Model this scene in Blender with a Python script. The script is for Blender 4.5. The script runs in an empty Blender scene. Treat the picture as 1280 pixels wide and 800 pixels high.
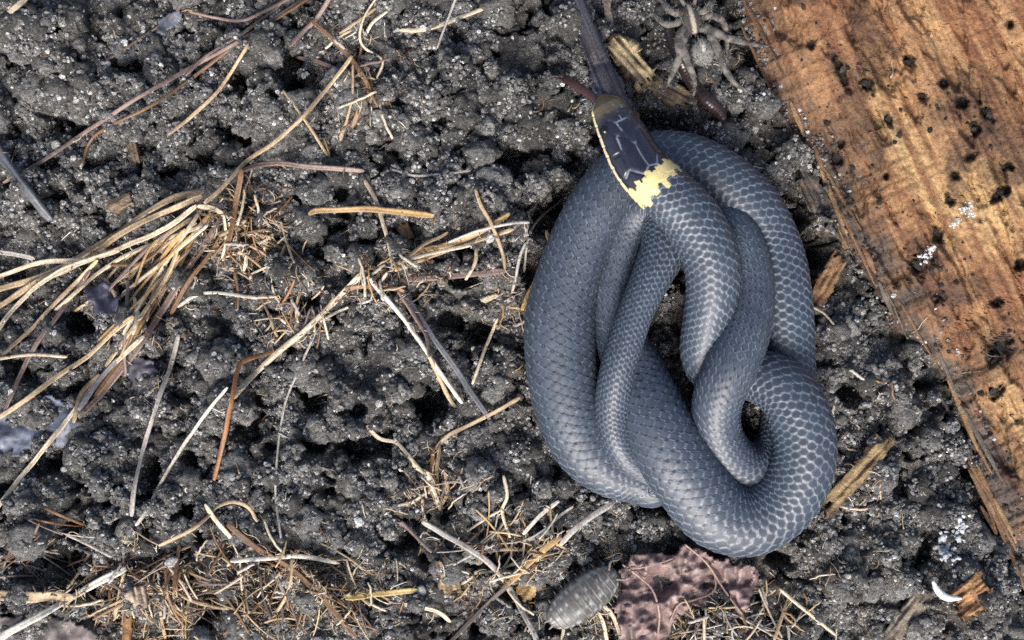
import bpy, math, random
import numpy as np
from mathutils import Vector

# ------------------------------------------------------------------ units
S = 1e-4            # one working unit is a tenth of a millimetre (the frame is about 13 cm wide)
H = 1500.0          # camera height above the soil, in working units
rng = np.random.default_rng(7)
random.seed(7)
scene = bpy.context.scene
COL = scene.collection

# ------------------------------------------------------------------ camera
cam_d = bpy.data.cameras.new('camera')
cam = bpy.data.objects.new('camera', cam_d)
COL.objects.link(cam)
cam.location = (0, 0, H * S)
cam.rotation_euler = (0, 0, 0)
cam_d.sensor_fit = 'HORIZONTAL'
cam_d.sensor_width = 36.0
cam_d.lens = 36.0 * H / 1280.0
cam_d.clip_start = 0.002
cam_d.clip_end = 50.0
cam_d.dof.use_dof = True
cam_d.dof.focus_distance = (H - 55) * S
cam_d.dof.aperture_fstop = 36.0
scene.camera = cam

# ------------------------------------------------------------------ sky and sun
SUN_EL, SUN_AZ = math.radians(42), math.radians(186)     # azimuth clockwise from +Y
world = bpy.data.worlds.new('World')
scene.world = world
world.use_nodes = True
wn = world.node_tree.nodes
wn.clear()
sky = wn.new('ShaderNodeTexSky')
sky.sky_type = 'NISHITA'
sky.sun_disc = False
sky.sun_elevation = SUN_EL
sky.sun_rotation = SUN_AZ
sky.air_density = 0.9
sky.dust_density = 5.0
sky.ozone_density = 1.0
bg = wn.new('ShaderNodeBackground')
bg.inputs['Strength'].default_value = 0.075
wo = wn.new('ShaderNodeOutputWorld')
world.node_tree.links.new(sky.outputs[0], bg.inputs[0])
world.node_tree.links.new(bg.outputs[0], wo.inputs[0])
sun_d = bpy.data.lights.new('sun', 'SUN')
sun_d.energy = 1.5
sun_d.angle = math.radians(30)
sun_d.color = (1.0, 0.97, 0.92)
sun = bpy.data.objects.new('sun', sun_d)
COL.objects.link(sun)
sd = Vector((math.sin(SUN_AZ) * math.cos(SUN_EL), math.cos(SUN_AZ) * math.cos(SUN_EL), math.sin(SUN_EL)))
sun.rotation_euler = sd.to_track_quat('Z', 'Y').to_euler()
sun.location = sd * 0.4
scene.view_settings.view_transform = 'Standard'
scene.view_settings.look = 'None'
scene.view_settings.gamma = 1.0
scene.view_settings.use_curve_mapping = False
scene.view_settings.exposure = 1.45
scene.cycles.use_denoising = False

# ------------------------------------------------------------------ small maths
def P(x, y, z=0.0):
    """photograph position of a point that lies z above the soil datum -> world (working units)"""
    x, y, z = np.broadcast_arrays(np.asarray(x, float), np.asarray(y, float), np.asarray(z, float))
    k = 1 - z / H
    return np.stack([(x - 640) * k, (400 - y) * k, z], -1)

def vnoise(x, y, seed=0):
    xi = np.floor(x).astype(np.int64); yi = np.floor(y).astype(np.int64)
    fx = x - xi; fy = y - yi
    fx = fx * fx * (3 - 2 * fx); fy = fy * fy * (3 - 2 * fy)
    def hsh(a, b):
        n = (a * 374761393 + b * 668265263 + seed * 1442695041) & 0xffffffff
        n = ((n ^ (n >> 13)) * 1274126177) & 0xffffffff
        return ((n ^ (n >> 16)) & 0xffff) / 65535.0
    a = hsh(xi, yi); b = hsh(xi + 1, yi); c = hsh(xi, yi + 1); d = hsh(xi + 1, yi + 1)
    return (a * (1 - fx) + b * fx) * (1 - fy) + (c * (1 - fx) + d * fx) * fy

def fbm(x, y, o=4, seed=0):
    t = 0; a = 0.5; n = 0
    for k in range(o):
        t = t + a * vnoise(x * 2 ** k + 17.3 * k, y * 2 ** k - 9.1 * k, seed + k); n += a; a *= 0.5
    return t / n

def sstep(a, b, x):
    t = np.clip((x - a) / (b - a), 0, 1)
    return t * t * (3 - 2 * t)

def spline(pts, step):
    """centripetal-ish Catmull-Rom through rows of pts (any columns; first two or three are position)"""
    p = np.asarray(pts, float)
    if len(p) == 2:
        p = np.stack([p[0], (p[0] + p[1]) / 2, p[1]])
    q = np.vstack([2 * p[0] - p[1], p, 2 * p[-1] - p[-2]])
    out = []
    for i in range(1, len(q) - 2):
        n = max(2, int(np.hypot(*(q[i + 1] - q[i])[:2]) / 1.0))
        t = np.linspace(0, 1, n, endpoint=False)[:, None]
        a, b, c, d = q[i - 1], q[i], q[i + 1], q[i + 2]
        out.append(0.5 * (2 * b + (c - a) * t + (2 * a - 5 * b + 4 * c - d) * t ** 2 + (3 * b - a - 3 * c + d) * t ** 3))
    out.append(q[-2][None])
    o = np.vstack(out)
    s = np.r_[0, np.cumsum(np.hypot(*np.diff(o[:, :2], axis=0).T))]
    m = max(3, int(s[-1] / step) + 1)
    t = np.linspace(0, s[-1], m)
    return np.stack([np.interp(t, s, o[:, k]) for k in range(o.shape[1])], 1)

def smooth(a, n):
    n = max(1, int(n)) | 1
    k = np.hanning(n + 2)[1:-1]; k /= k.sum()
    return np.convolve(np.pad(a, n // 2, mode='edge'), k, mode='valid')

def inpoly(x, y, poly):
    poly = np.asarray(poly, float); r = np.zeros(np.shape(x), bool); j = len(poly) - 1
    for i in range(len(poly)):
        xi, yi = poly[i]; xj, yj = poly[j]
        r ^= ((yi > y) != (yj > y)) & (x < (xj - xi) * (y - yi) / (yj - yi + 1e-12) + xi)
        j = i
    return r

# ------------------------------------------------------------------ mesh helpers
def mesh(name, v, f, col=None, extra=None, smooth_shade=True):
    """v in working units, f an (n,3|4) array or a list of such arrays; col is a per-vertex colour"""
    v = np.asarray(v, float) * S
    fs = f if isinstance(f, list) else [f]
    me = bpy.data.meshes.new(name)
    me.vertices.add(len(v)); me.vertices.foreach_set('co', v.astype(np.float32).ravel())
    tot = np.concatenate([np.full(len(a), a.shape[1]) for a in fs])
    idx = np.concatenate([a.ravel() for a in fs]).astype(np.int32)
    me.loops.add(len(idx)); me.loops.foreach_set('vertex_index', idx)
    me.polygons.add(len(tot))
    me.polygons.foreach_set('loop_start', np.r_[0, np.cumsum(tot)[:-1]].astype(np.int32))
    me.polygons.foreach_set('loop_total', tot.astype(np.int32))
    me.polygons.foreach_set('use_smooth', np.full(len(tot), smooth_shade))
    me.update(calc_edges=True)
    if col is not None:
        a = me.attributes.new('col', 'FLOAT_COLOR', 'POINT')
        c = np.ones((len(v), 4), np.float32); c[:, :3] = col
        a.data.foreach_set('color', c.ravel())
    for k, val in (extra or {}).items():
        val = np.asarray(val, np.float32)
        if val.ndim == 2:
            a = me.attributes.new(k, 'FLOAT_VECTOR', 'POINT'); a.data.foreach_set('vector', val.ravel())
        else:
            a = me.attributes.new(k, 'FLOAT', 'POINT'); a.data.foreach_set('value', val)
    return me

def obj(name, me, mat=None, parent=None, label=None, cat=None, group=None, kind=None):
    o = bpy.data.objects.new(name, me); COL.objects.link(o)
    if mat is not None and me is not None and not me.materials:
        me.materials.append(mat)
    if parent is not None:
        o.parent = parent
    if label: o['label'] = label
    if cat: o['category'] = cat
    if group: o['group'] = group
    if kind: o['kind'] = kind
    return o

def empty(name, loc, label, cat, group=None):
    """an Empty at the base of a thing (loc in working units)"""
    o = obj(name, None, label=label, cat=cat, group=group)
    o.location = Vector([float(c) * S for c in loc])
    o.empty_display_size = 0.002
    return o

def part(name, me, mat, root, **k):
    """mesh given in world working units, child of root"""
    o = obj(name, me, mat, root, **k)
    o.matrix_parent_inverse.translation = -root.location
    return o

def ringquads(n, m, closed=True):
    i = np.arange(n - 1)[:, None]; j = np.arange(m if closed else m - 1)[None]
    j2 = (j + 1) % m
    return np.stack([i * m + j, i * m + j2, (i + 1) * m + j2, (i + 1) * m + j], -1).reshape(-1, 4)

def frames(p, up=(0, 0, 1), roll=None):
    t = np.gradient(p, axis=0); t /= np.linalg.norm(t, axis=1)[:, None] + 1e-9
    u = np.asarray(up, float)[None] - (t @ np.asarray(up, float))[:, None] * t
    u /= np.linalg.norm(u, axis=1)[:, None] + 1e-9
    w = np.cross(t, u)
    if roll is not None:
        c, s = np.cos(roll)[:, None], np.sin(roll)[:, None]
        u, w = u * c + w * s, w * c - u * s
    return t, u, w

def tube(p, a, b, m=8, roll=None, prof=None):
    """closed tube, half width a, half height b; end rings collapse"""
    p = np.asarray(p, float); n = len(p)
    a = np.broadcast_to(np.asarray(a, float), (n,)).copy(); b = np.broadcast_to(np.asarray(b, float), (n,)).copy()
    t, u, w = frames(p, roll=roll)
    p = np.vstack([p[:1] - t[:1] * a[0] * 0.25, p, p[-1:] + t[-1:] * a[-1] * 0.25])
    u = np.vstack([u[:1], u, u[-1:]]); w = np.vstack([w[:1], w, w[-1:]])
    a = np.r_[a[0] * .05, a, a[-1] * .05]; b = np.r_[b[0] * .05, b, b[-1] * .05]
    th = np.linspace(0, 2 * np.pi, m, endpoint=False)
    ra = np.ones((1, m)) if prof is None else prof(th)[None]
    v = p[:, None] + w[:, None] * (np.cos(th)[None] * a[:, None] * 1)[..., None] + u[:, None] * (np.sin(th)[None] * b[:, None] * ra)[..., None]
    return v.reshape(-1, 3), ringquads(n + 2, m)

def join(parts):
    vs, fs, cs, o = [], [], [], 0
    for q in parts:
        vs.append(q[0]); fs.append(q[1] + o); o += len(q[0])
        if len(q) > 2: cs.append(np.broadcast_to(q[2], (len(q[0]), 3)))
    return np.vstack(vs), np.vstack(fs), (np.vstack(cs) if cs else None)

def ico(sub=1):
    import bmesh
    bm = bmesh.new(); bmesh.ops.create_icosphere(bm, subdivisions=sub, radius=1)
    v = np.array([q.co[:] for q in bm.verts]); f = np.array([[q.index for q in g.verts] for g in bm.faces]); bm.free()
    return v, f

def lump(sub, seed, rough=0.35, flat=0.8, fine=0.0):
    v, f = ico(sub)
    r = 1 + rough * (fbm(v[:, 0] * 1.3 + v[:, 2] * 1.7 + 5 + seed * 3.1, v[:, 1] * 1.5 - v[:, 2] + 9, 3, seed) - 0.5) * 2
    if fine:
        r += fine * (fbm(v[:, 0] * 6 + v[:, 2] * 7 + 50, v[:, 1] * 6 - v[:, 2] * 5 + 90, 2, seed + 9) - 0.5) * 2
    v = v * r[:, None]; v[:, 2] *= flat
    return v, f

# ------------------------------------------------------------------ materials
def mat(name, rough=0.6, spec=0.5):
    m = bpy.data.materials.new(name); m.use_nodes = True
    nt = m.node_tree; b = nt.nodes['Principled BSDF']
    b.inputs['Roughness'].default_value = rough
    b.inputs['Specular IOR Level'].default_value = spec
    return m, nt, b

def N(nt, t, **k):
    n = nt.nodes.new(t)
    for a, v in k.items():
        if a in n.inputs: n.inputs[a].default_value = v
        else: setattr(n, a, v)
    return n

def noise(nt, scale, detail=4, rough=0.6, vec=None):
    n = N(nt, 'ShaderNodeTexNoise'); n.inputs['Scale'].default_value = scale
    n.inputs['Detail'].default_value = detail; n.inputs['Roughness'].default_value = rough
    if vec is not None: nt.links.new(vec, n.inputs['Vector'])
    return n

def ramp(nt, src, stops):
    r = N(nt, 'ShaderNodeValToRGB')
    e = r.color_ramp.elements
    while len(e) < len(stops): e.new(0.5)
    for i, (p, c) in enumerate(stops):
        e[i].position = p; e[i].color = (*c, 1) if len(c) == 3 else c
    nt.links.new(src, r.inputs[0])
    return r

def mul(nt, a, b, fac=1.0, blend='MULTIPLY'):
    m = N(nt, 'ShaderNodeMix', data_type='RGBA', blend_type=blend)
    m.inputs[0].default_value = fac
    nt.links.new(a, m.inputs[6])
    if isinstance(b, tuple): m.inputs[7].default_value = (*b, 1)
    else: nt.links.new(b, m.inputs[7])
    return m.outputs[2]

def bump(nt, b, h, strength=0.4, dist=0.0002):
    n = N(nt, 'ShaderNodeBump'); n.inputs['Strength'].default_value = strength; n.inputs['Distance'].default_value = dist
    nt.links.new(h, n.inputs['Height']); nt.links.new(n.outputs[0], b.inputs['Normal'])
    return n

def geo_pos(nt):
    return N(nt, 'ShaderNodeNewGeometry').outputs['Position']

def attr_mat(name, rough, spec=0.5, nscale=2500, lo=0.6, hi=1.35, bs=0.3, bd=0.00015, coat=0):
    """vertex colour varied by fine noise"""
    m, nt, b = mat(name, rough, spec)
    a = N(nt, 'ShaderNodeAttribute', attribute_name='col')
    n = noise(nt, nscale, 4, 0.65, geo_pos(nt))
    r = ramp(nt, n.outputs[0], [(0.3, (lo,) * 3), (0.7, (hi,) * 3)])
    nt.links.new(mul(nt, a.outputs[0], r.outputs[0]), b.inputs['Base Color'])
    bump(nt, b, n.outputs[0], bs, bd)
    if coat: b.inputs['Coat Weight'].default_value = coat; b.inputs['Coat Roughness'].default_value = 0.25
    return m

M_straw = attr_mat('dry_straw', 0.5, 0.45, 3000, 0.6, 1.35, 0.3, 0.0001)
M_leaf = attr_mat('dead_leaf', 0.52, 0.45, 2600, 0.7, 1.3, 0.3, 0.00015)
M_chip = attr_mat('rotten_chip', 0.75, 0.3, 2500, 0.5, 1.4, 0.6, 0.0004)
M_bug = attr_mat('chitin', 0.42, 0.5, 4000, 0.75, 1.2, 0.25, 0.0001)
M_fuzz = attr_mat('spider_hair', 0.75, 0.25, 6000, 0.75, 1.25, 0.4, 0.0001)
M_worm = attr_mat('worm_skin', 0.28, 0.6, 3000, 0.85, 1.15, 0.1, 0.0001)
M_fungus = attr_mat('fungus', 0.8, 0.3, 3000, 0.75, 1.15, 0.6, 0.0003)

# soil: dark humus with mineral flecks
M_soil, nt, b = mat('soil', 0.75, 0.35)
pos = geo_pos(nt)
n1 = noise(nt, 150, 5, 0.65, pos); n2 = noise(nt, 3200, 4, 0.7, pos); n3 = noise(nt, 900, 3, 0.6, pos)
c1 = ramp(nt, n1.outputs[0], [(0.30, (0.060, 0.0595, 0.058)), (0.52, (0.115, 0.113, 0.109)), (0.72, (0.195, 0.191, 0.184))])
c2 = ramp(nt, n2.outputs[0], [(0.32, (0.35,) * 3), (0.52, (1.0,) * 3), (0.62, (1.5,) * 3), (0.70, (3.6,) * 3)])
c3 = ramp(nt, n3.outputs[0], [(0.35, (0.65,) * 3), (0.65, (1.35,) * 3)])
tint = N(nt, 'ShaderNodeAttribute', attribute_name='col')
x = mul(nt, mul(nt, mul(nt, c1.outputs[0], c2.outputs[0]), c3.outputs[0]), tint.outputs[0])
nt.links.new(x, b.inputs['Base Color'])
bump(nt, b, n2.outputs[0], 0.9, 0.0008)

def grain_mat(name, stops, rough, spec=0.5):
    m, nt, b = mat(name, rough, spec)
    oi = N(nt, 'ShaderNodeObjectInfo')
    r = ramp(nt, oi.outputs['Random'], stops)
    n = noise(nt, 2600, 6, 0.75, geo_pos(nt))
    rr = ramp(nt, n.outputs[0], [(0.34, (0.35,) * 3), (0.52, (1.0,) * 3), (0.62, (1.7,) * 3), (0.70, (2.8,) * 3)])
    nt.links.new(mul(nt, r.outputs[0], rr.outputs[0]), b.inputs['Base Color'])
    bump(nt, b, n.outputs[0], 0.9, 0.0006)
    return m
M_crumb = grain_mat('soil_crumb', [(0, (0.058, 0.057, 0.055)), (0.45, (0.115, 0.113, 0.109)), (0.8, (0.18, 0.177, 0.171)), (1, (0.25, 0.245, 0.236))], 0.75, 0.35)
M_sand = grain_mat('sand_grain', [(0, (0.07, 0.069, 0.067)), (0.35, (0.15, 0.149, 0.147)), (0.7, (0.26, 0.258, 0.254)), (0.90, (0.42, 0.417, 0.41)), (1, (0.72, 0.715, 0.70))], 0.4, 0.6)
M_quartz = grain_mat('quartz', [(0, (0.45, 0.44, 0.41)), (0.5, (0.62, 0.61, 0.58)), (1, (0.75, 0.74, 0.72))], 0.35, 0.6)
M_frass = grain_mat('frass', [(0, (0.012, 0.011, 0.010)), (0.6, (0.03, 0.026, 0.022)), (1, (0.07, 0.055, 0.045))], 0.7, 0.4)

# ------------------------------------------------------------------ snake path (photo x, y, height, half width, half height, roll)
SN = np.array([
    # head and neck, lying over the other coils
    (750, 119, 92, 12, 8, -22), (757, 131, 94, 21, 14, -22), (769, 152, 96, 27, 19, -22), (783, 178, 98, 31, 22, -20),
    (796, 202, 100, 32, 24, -16), (812, 222, 101, 32, 26, -11), (838, 246, 102, 33, 28, -5), (867, 277, 102, 34, 29, 0),
    (887, 318, 100, 33, 30, 0), (891, 360, 92, 31.5, 29, -2), (884, 402, 72, 29, 28, 0), (878, 440, 44, 27, 27, 0),
    (890, 466, 32, 27, 26, 0), (918, 468, 34, 29, 27, 0),
    # big lower loop
    (952, 471, 48, 33, 29, 0), (985, 492, 68, 36, 31, 0), (1004, 535, 74, 37, 32, 0), (1004, 580, 62, 38, 33, 0),
    (982, 624, 44, 40, 34, 0), (940, 650, 40, 43, 35, 0), (897, 640, 46, 45, 35, 0), (862, 600, 64, 44, 34, 0), (836, 560, 76, 43, 33, 0),
    (815, 515, 66, 40, 32, 0), (795, 468, 44, 36, 30, 0), (774, 420, 26, 31, 27, 0), (765, 375, 22, 29, 26, 0),
    (772, 330, 22, 28, 25, 0), (786, 283, 27, 28, 25, 0),
    # turn below the neck
    (806, 258, 34, 28, 26, 0), (830, 268, 44, 30, 26, 0), (832, 305, 60, 29, 26, 0), (815, 345, 72, 24, 24, 0), (797, 385, 78, 21, 22, 0),
    (782, 428, 76, 21, 22, 0), (770, 472, 68, 21, 22, 0), (765, 512, 58, 21, 22, 0), (770, 548, 48, 20, 21, 0),
    (786, 574, 36, 20, 20, 0), (812, 592, 30, 22, 21, 0), (820, 612, 28, 25, 23, 0), (800, 600, 30, 30, 27, 0),
    # big outer coil
    (764, 584, 33, 37, 31, 0), (732, 555, 35, 41, 33, 0), (712, 510, 37, 42, 34, 0), (702, 460, 37, 43, 34, 0), (700, 400, 37, 43, 34, 0), (711, 345, 36, 39, 33, 0),
    (731, 290, 34, 37, 32, 0), (761, 239, 32, 36, 31, 0), (800, 207, 31, 37, 31, 0), (852, 203, 31, 37, 31, 0), (905, 228, 32, 37, 31, 0),
    (946, 270, 33, 36, 31, 0), (970, 325, 33, 36, 31, 0), (980, 385, 33, 35, 30, 0), (984, 440, 30, 34, 29, 0), (986, 490, 24, 33, 27, 0),
    # inner curl, then the tail running up under the neck
    (983, 535, 23, 32, 27, 0), (968, 572, 26, 31, 27, 0), (940, 586, 32, 31, 27, 0), (912, 570, 44, 30, 27, 0), (896, 536, 60, 29, 27, 0), (897, 500, 74, 30, 27, 0),
    (912, 462, 86, 31, 27, 0), (930, 420, 78, 30, 27, 0), (939, 372, 58, 28, 25, 0), (936, 325, 44, 26, 23, 0), (918, 282, 36, 24, 21, 0),
    (893, 255, 30, 20, 18, 0), (866, 244, 24, 15, 14, 0), (842, 246, 20, 9, 9, 0), (826, 256, 17, 3, 3, 0)], float)

def relax(c):
    """lift and lower crossing coils (height only) until they press on each other instead of cutting through"""
    x, y, z, a, b = (c[:, k].copy() for k in range(5))
    n = len(c); s = np.arange(n) * 8.0
    z0 = z.copy()
    far = np.abs(s[:, None] - s[None]) > 1.8 * (a[:, None] + a[None])
    d = np.hypot(x[:, None] - x[None], y[:, None] - y[None]); A = (a[:, None] + a[None]) * 0.75
    need = np.sqrt(np.clip(1 - (d / A) ** 2, 0, 1)) * (b[:, None] + b[None]) * 0.88
    need[~far] = 0
    sg = np.sign(z0[:, None] - z0[None])
    for it in range(200):
        dz = z[:, None] - z[None]
        lack = np.where(need > 0, np.maximum(0, need - dz * sg), 0)
        z = z + 0.25 * ((lack * (sg > 0)).max(1) - (lack * (sg < 0)).max(1))
        z = np.maximum(z, b * 0.72)
        z = smooth(z, 11)
        z = z + 0.06 * (z0 - z)
    return z
_c = spline(SN, 8.0)
_z = relax(_c)
SNC = _c.copy(); SNC[:, 2] = _z
SN_XYZ = P(SNC[:, 0], SNC[:, 1], SNC[:, 2])

# ------------------------------------------------------------------ soil height field
def axis(lim, step, far):
    core = np.arange(-lim, lim + step, step); out = []; x = core[-1]; d = step
    while x < far: d *= 1.25; x += d; out.append(x)
    out = np.array(out)
    return np.r_[-out[::-1], core, out]
GX = axis(720, 1.75, 6000); GY = axis(480, 1.75, 6000)
XX, YY = np.meshgrid(GX, GY)
HZ = (fbm(XX / 160, YY / 160, 4, 3) - 0.5) * 60 - 14
LUMP = fbm(XX / 11, YY / 11, 3, 15)
fade = sstep(2500, 900, np.hypot(XX, YY))

def hlook(x, y, F=None):
    F = HZ if F is None else F
    i = np.clip(np.searchsorted(GX, x) - 1, 0, len(GX) - 2); j = np.clip(np.searchsorted(GY, y) - 1, 0, len(GY) - 2)
    tx = np.clip((x - GX[i]) / (GX[i + 1] - GX[i]), 0, 1); ty = np.clip((y - GY[j]) / (GY[j + 1] - GY[j]), 0, 1)
    return (F[j, i] * (1 - tx) + F[j, i + 1] * tx) * (1 - ty) + (F[j + 1, i] * (1 - tx) + F[j + 1, i + 1] * tx) * ty

def splat(cx, cy, r, top, sq=1.0, sink=0.0):
    """raise the field to a rounded crumb of radius r, whose centre height is top"""
    i0, i1 = np.searchsorted(GX, (cx - r, cx + r)); j0, j1 = np.searchsorted(GY, (cy - r, cy + r))
    if i1 <= i0 or j1 <= j0: return
    dx = (GX[i0:i1] - cx)[None] / r; dy = (GY[j0:j1] - cy)[:, None] / r
    q = 1 - (dx * dx + dy * dy) * (0.35 + 1.35 * LUMP[j0:j1, i0:i1])
    w = HZ[j0:j1, i0:i1]
    z = top + r * sq * np.sqrt(np.clip(q, 0, 1))
    np.maximum(w, np.where(q > 0, z, -1e9), out=w)

def dent(px, py, rx, ry, rot, depth, p=1.0):
    x, y = px - 640, 400 - py; R = max(rx, ry) * 1.6
    i0, i1 = np.searchsorted(GX, (x - R, x + R)); j0, j1 = np.searchsorted(GY, (y - R, y + R))
    dx = XX[j0:j1, i0:i1] - x; dy = YY[j0:j1, i0:i1] - y; c, s = math.cos(math.radians(rot)), math.sin(math.radians(rot))
    u = (dx * c + dy * s) / rx; v = (dy * c - dx * s) / ry
    q = np.sqrt(u * u + v * v) + (fbm(XX[j0:j1, i0:i1] / 14, YY[j0:j1, i0:i1] / 14, 3, 11) - 0.5) * 0.9
    HZ[j0:j1, i0:i1] -= depth * sstep(1.25, 0.45, q)

# mounds that stand out in the photograph, then crumbs from coarse to fine
for (px, py, r, h) in [(112, 650, 75, 20), (60, 60, 70, 14), (330, 92, 38, 26), (120, 50, 60, 14), (540, 130, 80, 8), (610, 240, 60, 10), (470, 470, 70, 12), (380, 600, 80, 8), (600, 640, 60, 5), (480, 610, 40, 12), (340, 160, 36, 18), (620, 365, 50, 12), (60, 480, 60, 5), (260, 580, 50, 12)]:
    x, y = px - 640, 400 - py
    HZ += h * np.exp(-((XX - x) ** 2 + (YY - y) ** 2) / (r * r * 0.5))
def crumbs(n, r0, r1, sq, lift, reg=(780, 540)):
    r = r0 * (r1 / r0) ** rng.random(n)
    x = rng.uniform(-reg[0], reg[0], n); y = rng.uniform(-reg[1], reg[1], n)
    h = hlook(x, y)
    for k in range(n): splat(x[k], y[k], r[k], h[k] - r[k] * lift, sq)
crumbs(190, 24, 50, 0.85, 0.10)
HZ += (fbm(XX / 26, YY / 26, 3, 5) - 0.5) * 16 * fade
crumbs(2000, 9, 22, 1.0, 0.22)
_cr = np.abs(fbm(XX / 38, YY / 38, 3, 23) - .5)
HZ -= 42 * sstep(0.030, 0.006, _cr) * sstep(0.40, 0.60, fbm(XX / 70, YY / 70, 2, 24)) * fade
for k in range(330):
    q0 = rng.uniform(3.5, 11)
    dent(rng.uniform(0, 1280), rng.uniform(0, 800), q0 * rng.uniform(1, 2.2), q0, rng.uniform(0, 180), rng.uniform(22, 55))
crumbs(9000, 4, 9, 1.0, 0.4)
HZ += (fbm(XX / 9, YY / 9, 4, 8) - 0.5) * 11 * fade

HOLES = [(532, 512, 36, 22, 60, 95), (450, 562, 42, 20, 20, 90), (640, 200, 30, 26, 0, 80), (96, 402, 24, 20, 0, 95), (68, 708, 46, 24, 10, 80), (308, 532, 26, 20, 20, 75),
         (362, 88, 16, 22, 0, 75), (302, 104, 12, 18, 20, 75), (372, 108, 14, 14, 0, 70), (328, 112, 12, 9, 0, 60), (36, 116, 14, 10, 0, 70), (70, 155, 20, 10, 30, 70), (98, 160, 14, 12, 0, 60), (160, 86, 18, 12, 0, 50),
         (600, 418, 28, 14, -20, 75), (562, 402, 24, 14, 10, 60), (385, 500, 20, 24, 40, 55), (190, 598, 10, 26, 0, 70), (236, 640, 14, 12, 0, 60), (990, 268, 26, 40, -20, 60), (1012, 320, 24, 30, 0, 55),
         (1160, 700, 14, 36, 0, 60), (690, 262, 18, 44, -30, 60), (664, 330, 16, 24, 0, 60), (826, 636, 40, 12, 10, 50), (612, 702, 30, 12, 0, 50), (505, 682, 24, 14, 0, 55), (700, 60, 18, 30, 0, 40), (820, 150, 50, 16, 0, 60),
         (300, 175, 16, 12, 0, 55), (170, 215, 20, 16, 0, 55), (60, 250, 26, 14, 20, 55), (20, 600, 20, 20, 0, 45), (440, 510, 18, 14, 0, 50), (420, 290, 26, 16, 0, 55), (510, 290, 24, 14, 0, 45), (575, 350, 20, 10, 0, 40),
         (60, 580, 26, 14, 20, 60), (226, 490, 16, 12, 0, 50), (110, 745, 30, 14, 0, 50), (640, 745, 20, 16, 0, 40), (1060, 490, 20, 16, 0, 50), (1040, 540, 16, 12, 0, 45), (975, 700, 18, 12, 0, 50), (1130, 600, 14, 22, 0, 45),
         (900, 140, 20, 12, 0, 30), (845, 410, 26, 50, 0, 40), (930, 540, 14, 20, 0, 40), (25, 345, 20, 14, 0, 50), (390, 560, 24, 12, 20, 60), (265, 200, 14, 12, 0, 55), (545, 60, 14, 10, 0, 40), (700, 250, 14, 24, 0, 60), (580, 445, 14, 20, 0, 50)]
for h in HOLES: dent(*h)
# the coils press the soil down where they lie
for (x, y, z), a, b in zip(SN_XYZ[::1], SNC[:, 3], SNC[:, 4]):
    r = a + 3
    i0, i1 = np.searchsorted(GX, (x - r, x + r)); j0, j1 = np.searchsorted(GY, (y - r, y + r))
    q = 1 - ((GX[i0:i1] - x)[None] / r) ** 2 - ((GY[j0:j1] - y)[:, None] / r) ** 2
    w = HZ[j0:j1, i0:i1]
    np.minimum(w, np.where(q > 0, z - b * np.sqrt(np.clip(q, 0, 1)) + 1.0, 1e9), out=w)

# the rotten log lies on the soil
WD, WP, WO = np.array([0.42, 0.9075]), np.array([0.9075, -0.42]), np.array([920.0, 0.0])     # grain, across, corner (photo)
def wood_edge(g):
    e = np.interp(g, [-500, 0, 117, 219, 330, 442, 500, 535, 632, 760, 1200], [0, 0, -10, -2, -6, 4, 26, 36, 32, 23, 20])
    return e + (fbm(g / 30, g * 0 + 3, 4, 81) - 0.5) * 26 + (fbm(g / 7, g * 0 + 8, 2, 82) - 0.5) * 9
def gp(x, y):
    d = np.stack([np.asarray(x, float) - WO[0], np.asarray(y, float) - WO[1]], -1)
    return d @ WD, d @ WP
DARK = [(1048, 88, 12, 34, .9), (1060, 118, 26, 10, .7), (1205, 130, 60, 26, .7), (1232, 160, 40, 34, .7), (1190, 105, 34, 14, .5), (1160, 330, 40, 22, .8), (1150, 310, 22, 22, .7), (1100, 300, 26, 60, .6), (1040, 210, 24, 60, .75),
        (1070, 290, 22, 70, .7), (1250, 440, 34, 30, .8), (1245, 600, 40, 60, .85), (1215, 560, 24, 60, .7), (1180, 380, 40, 20, .4), (975, 90, 22, 50, .4), (1000, 60, 16, 30, .35), (1250, 700, 40, 60, .8), (1120, 160, 14, 26, .35)]
PITS = [(1014, 55, 7, 5), (1137, 75, 9, 8), (1086, 106, 8, 9), (1154, 120, 8, 8), (1045, 197, 8, 8), (1052, 92, 7, 20), (1202, 128, 9, 7), (1234, 140, 8, 11), (1220, 160, 9, 7), (1180, 103, 7, 5), (1194, 219, 7, 6), (1260, 208, 9, 6), (1212, 195, 7, 6), (1245, 245, 12, 7), (1258, 239, 9, 6),
        (1187, 250, 6, 8), (1172, 295, 9, 9), (1145, 330, 11, 9), (1175, 370, 10, 6), (1245, 378, 9, 6), (1275, 330, 8, 6), (1110, 150, 6, 8), (1252, 432, 16, 12), (1240, 448, 10, 8), (1246, 490, 12, 7), (1107, 220, 4, 4), (1052, 180, 6, 4), (1262, 30, 5, 5)]
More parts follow.
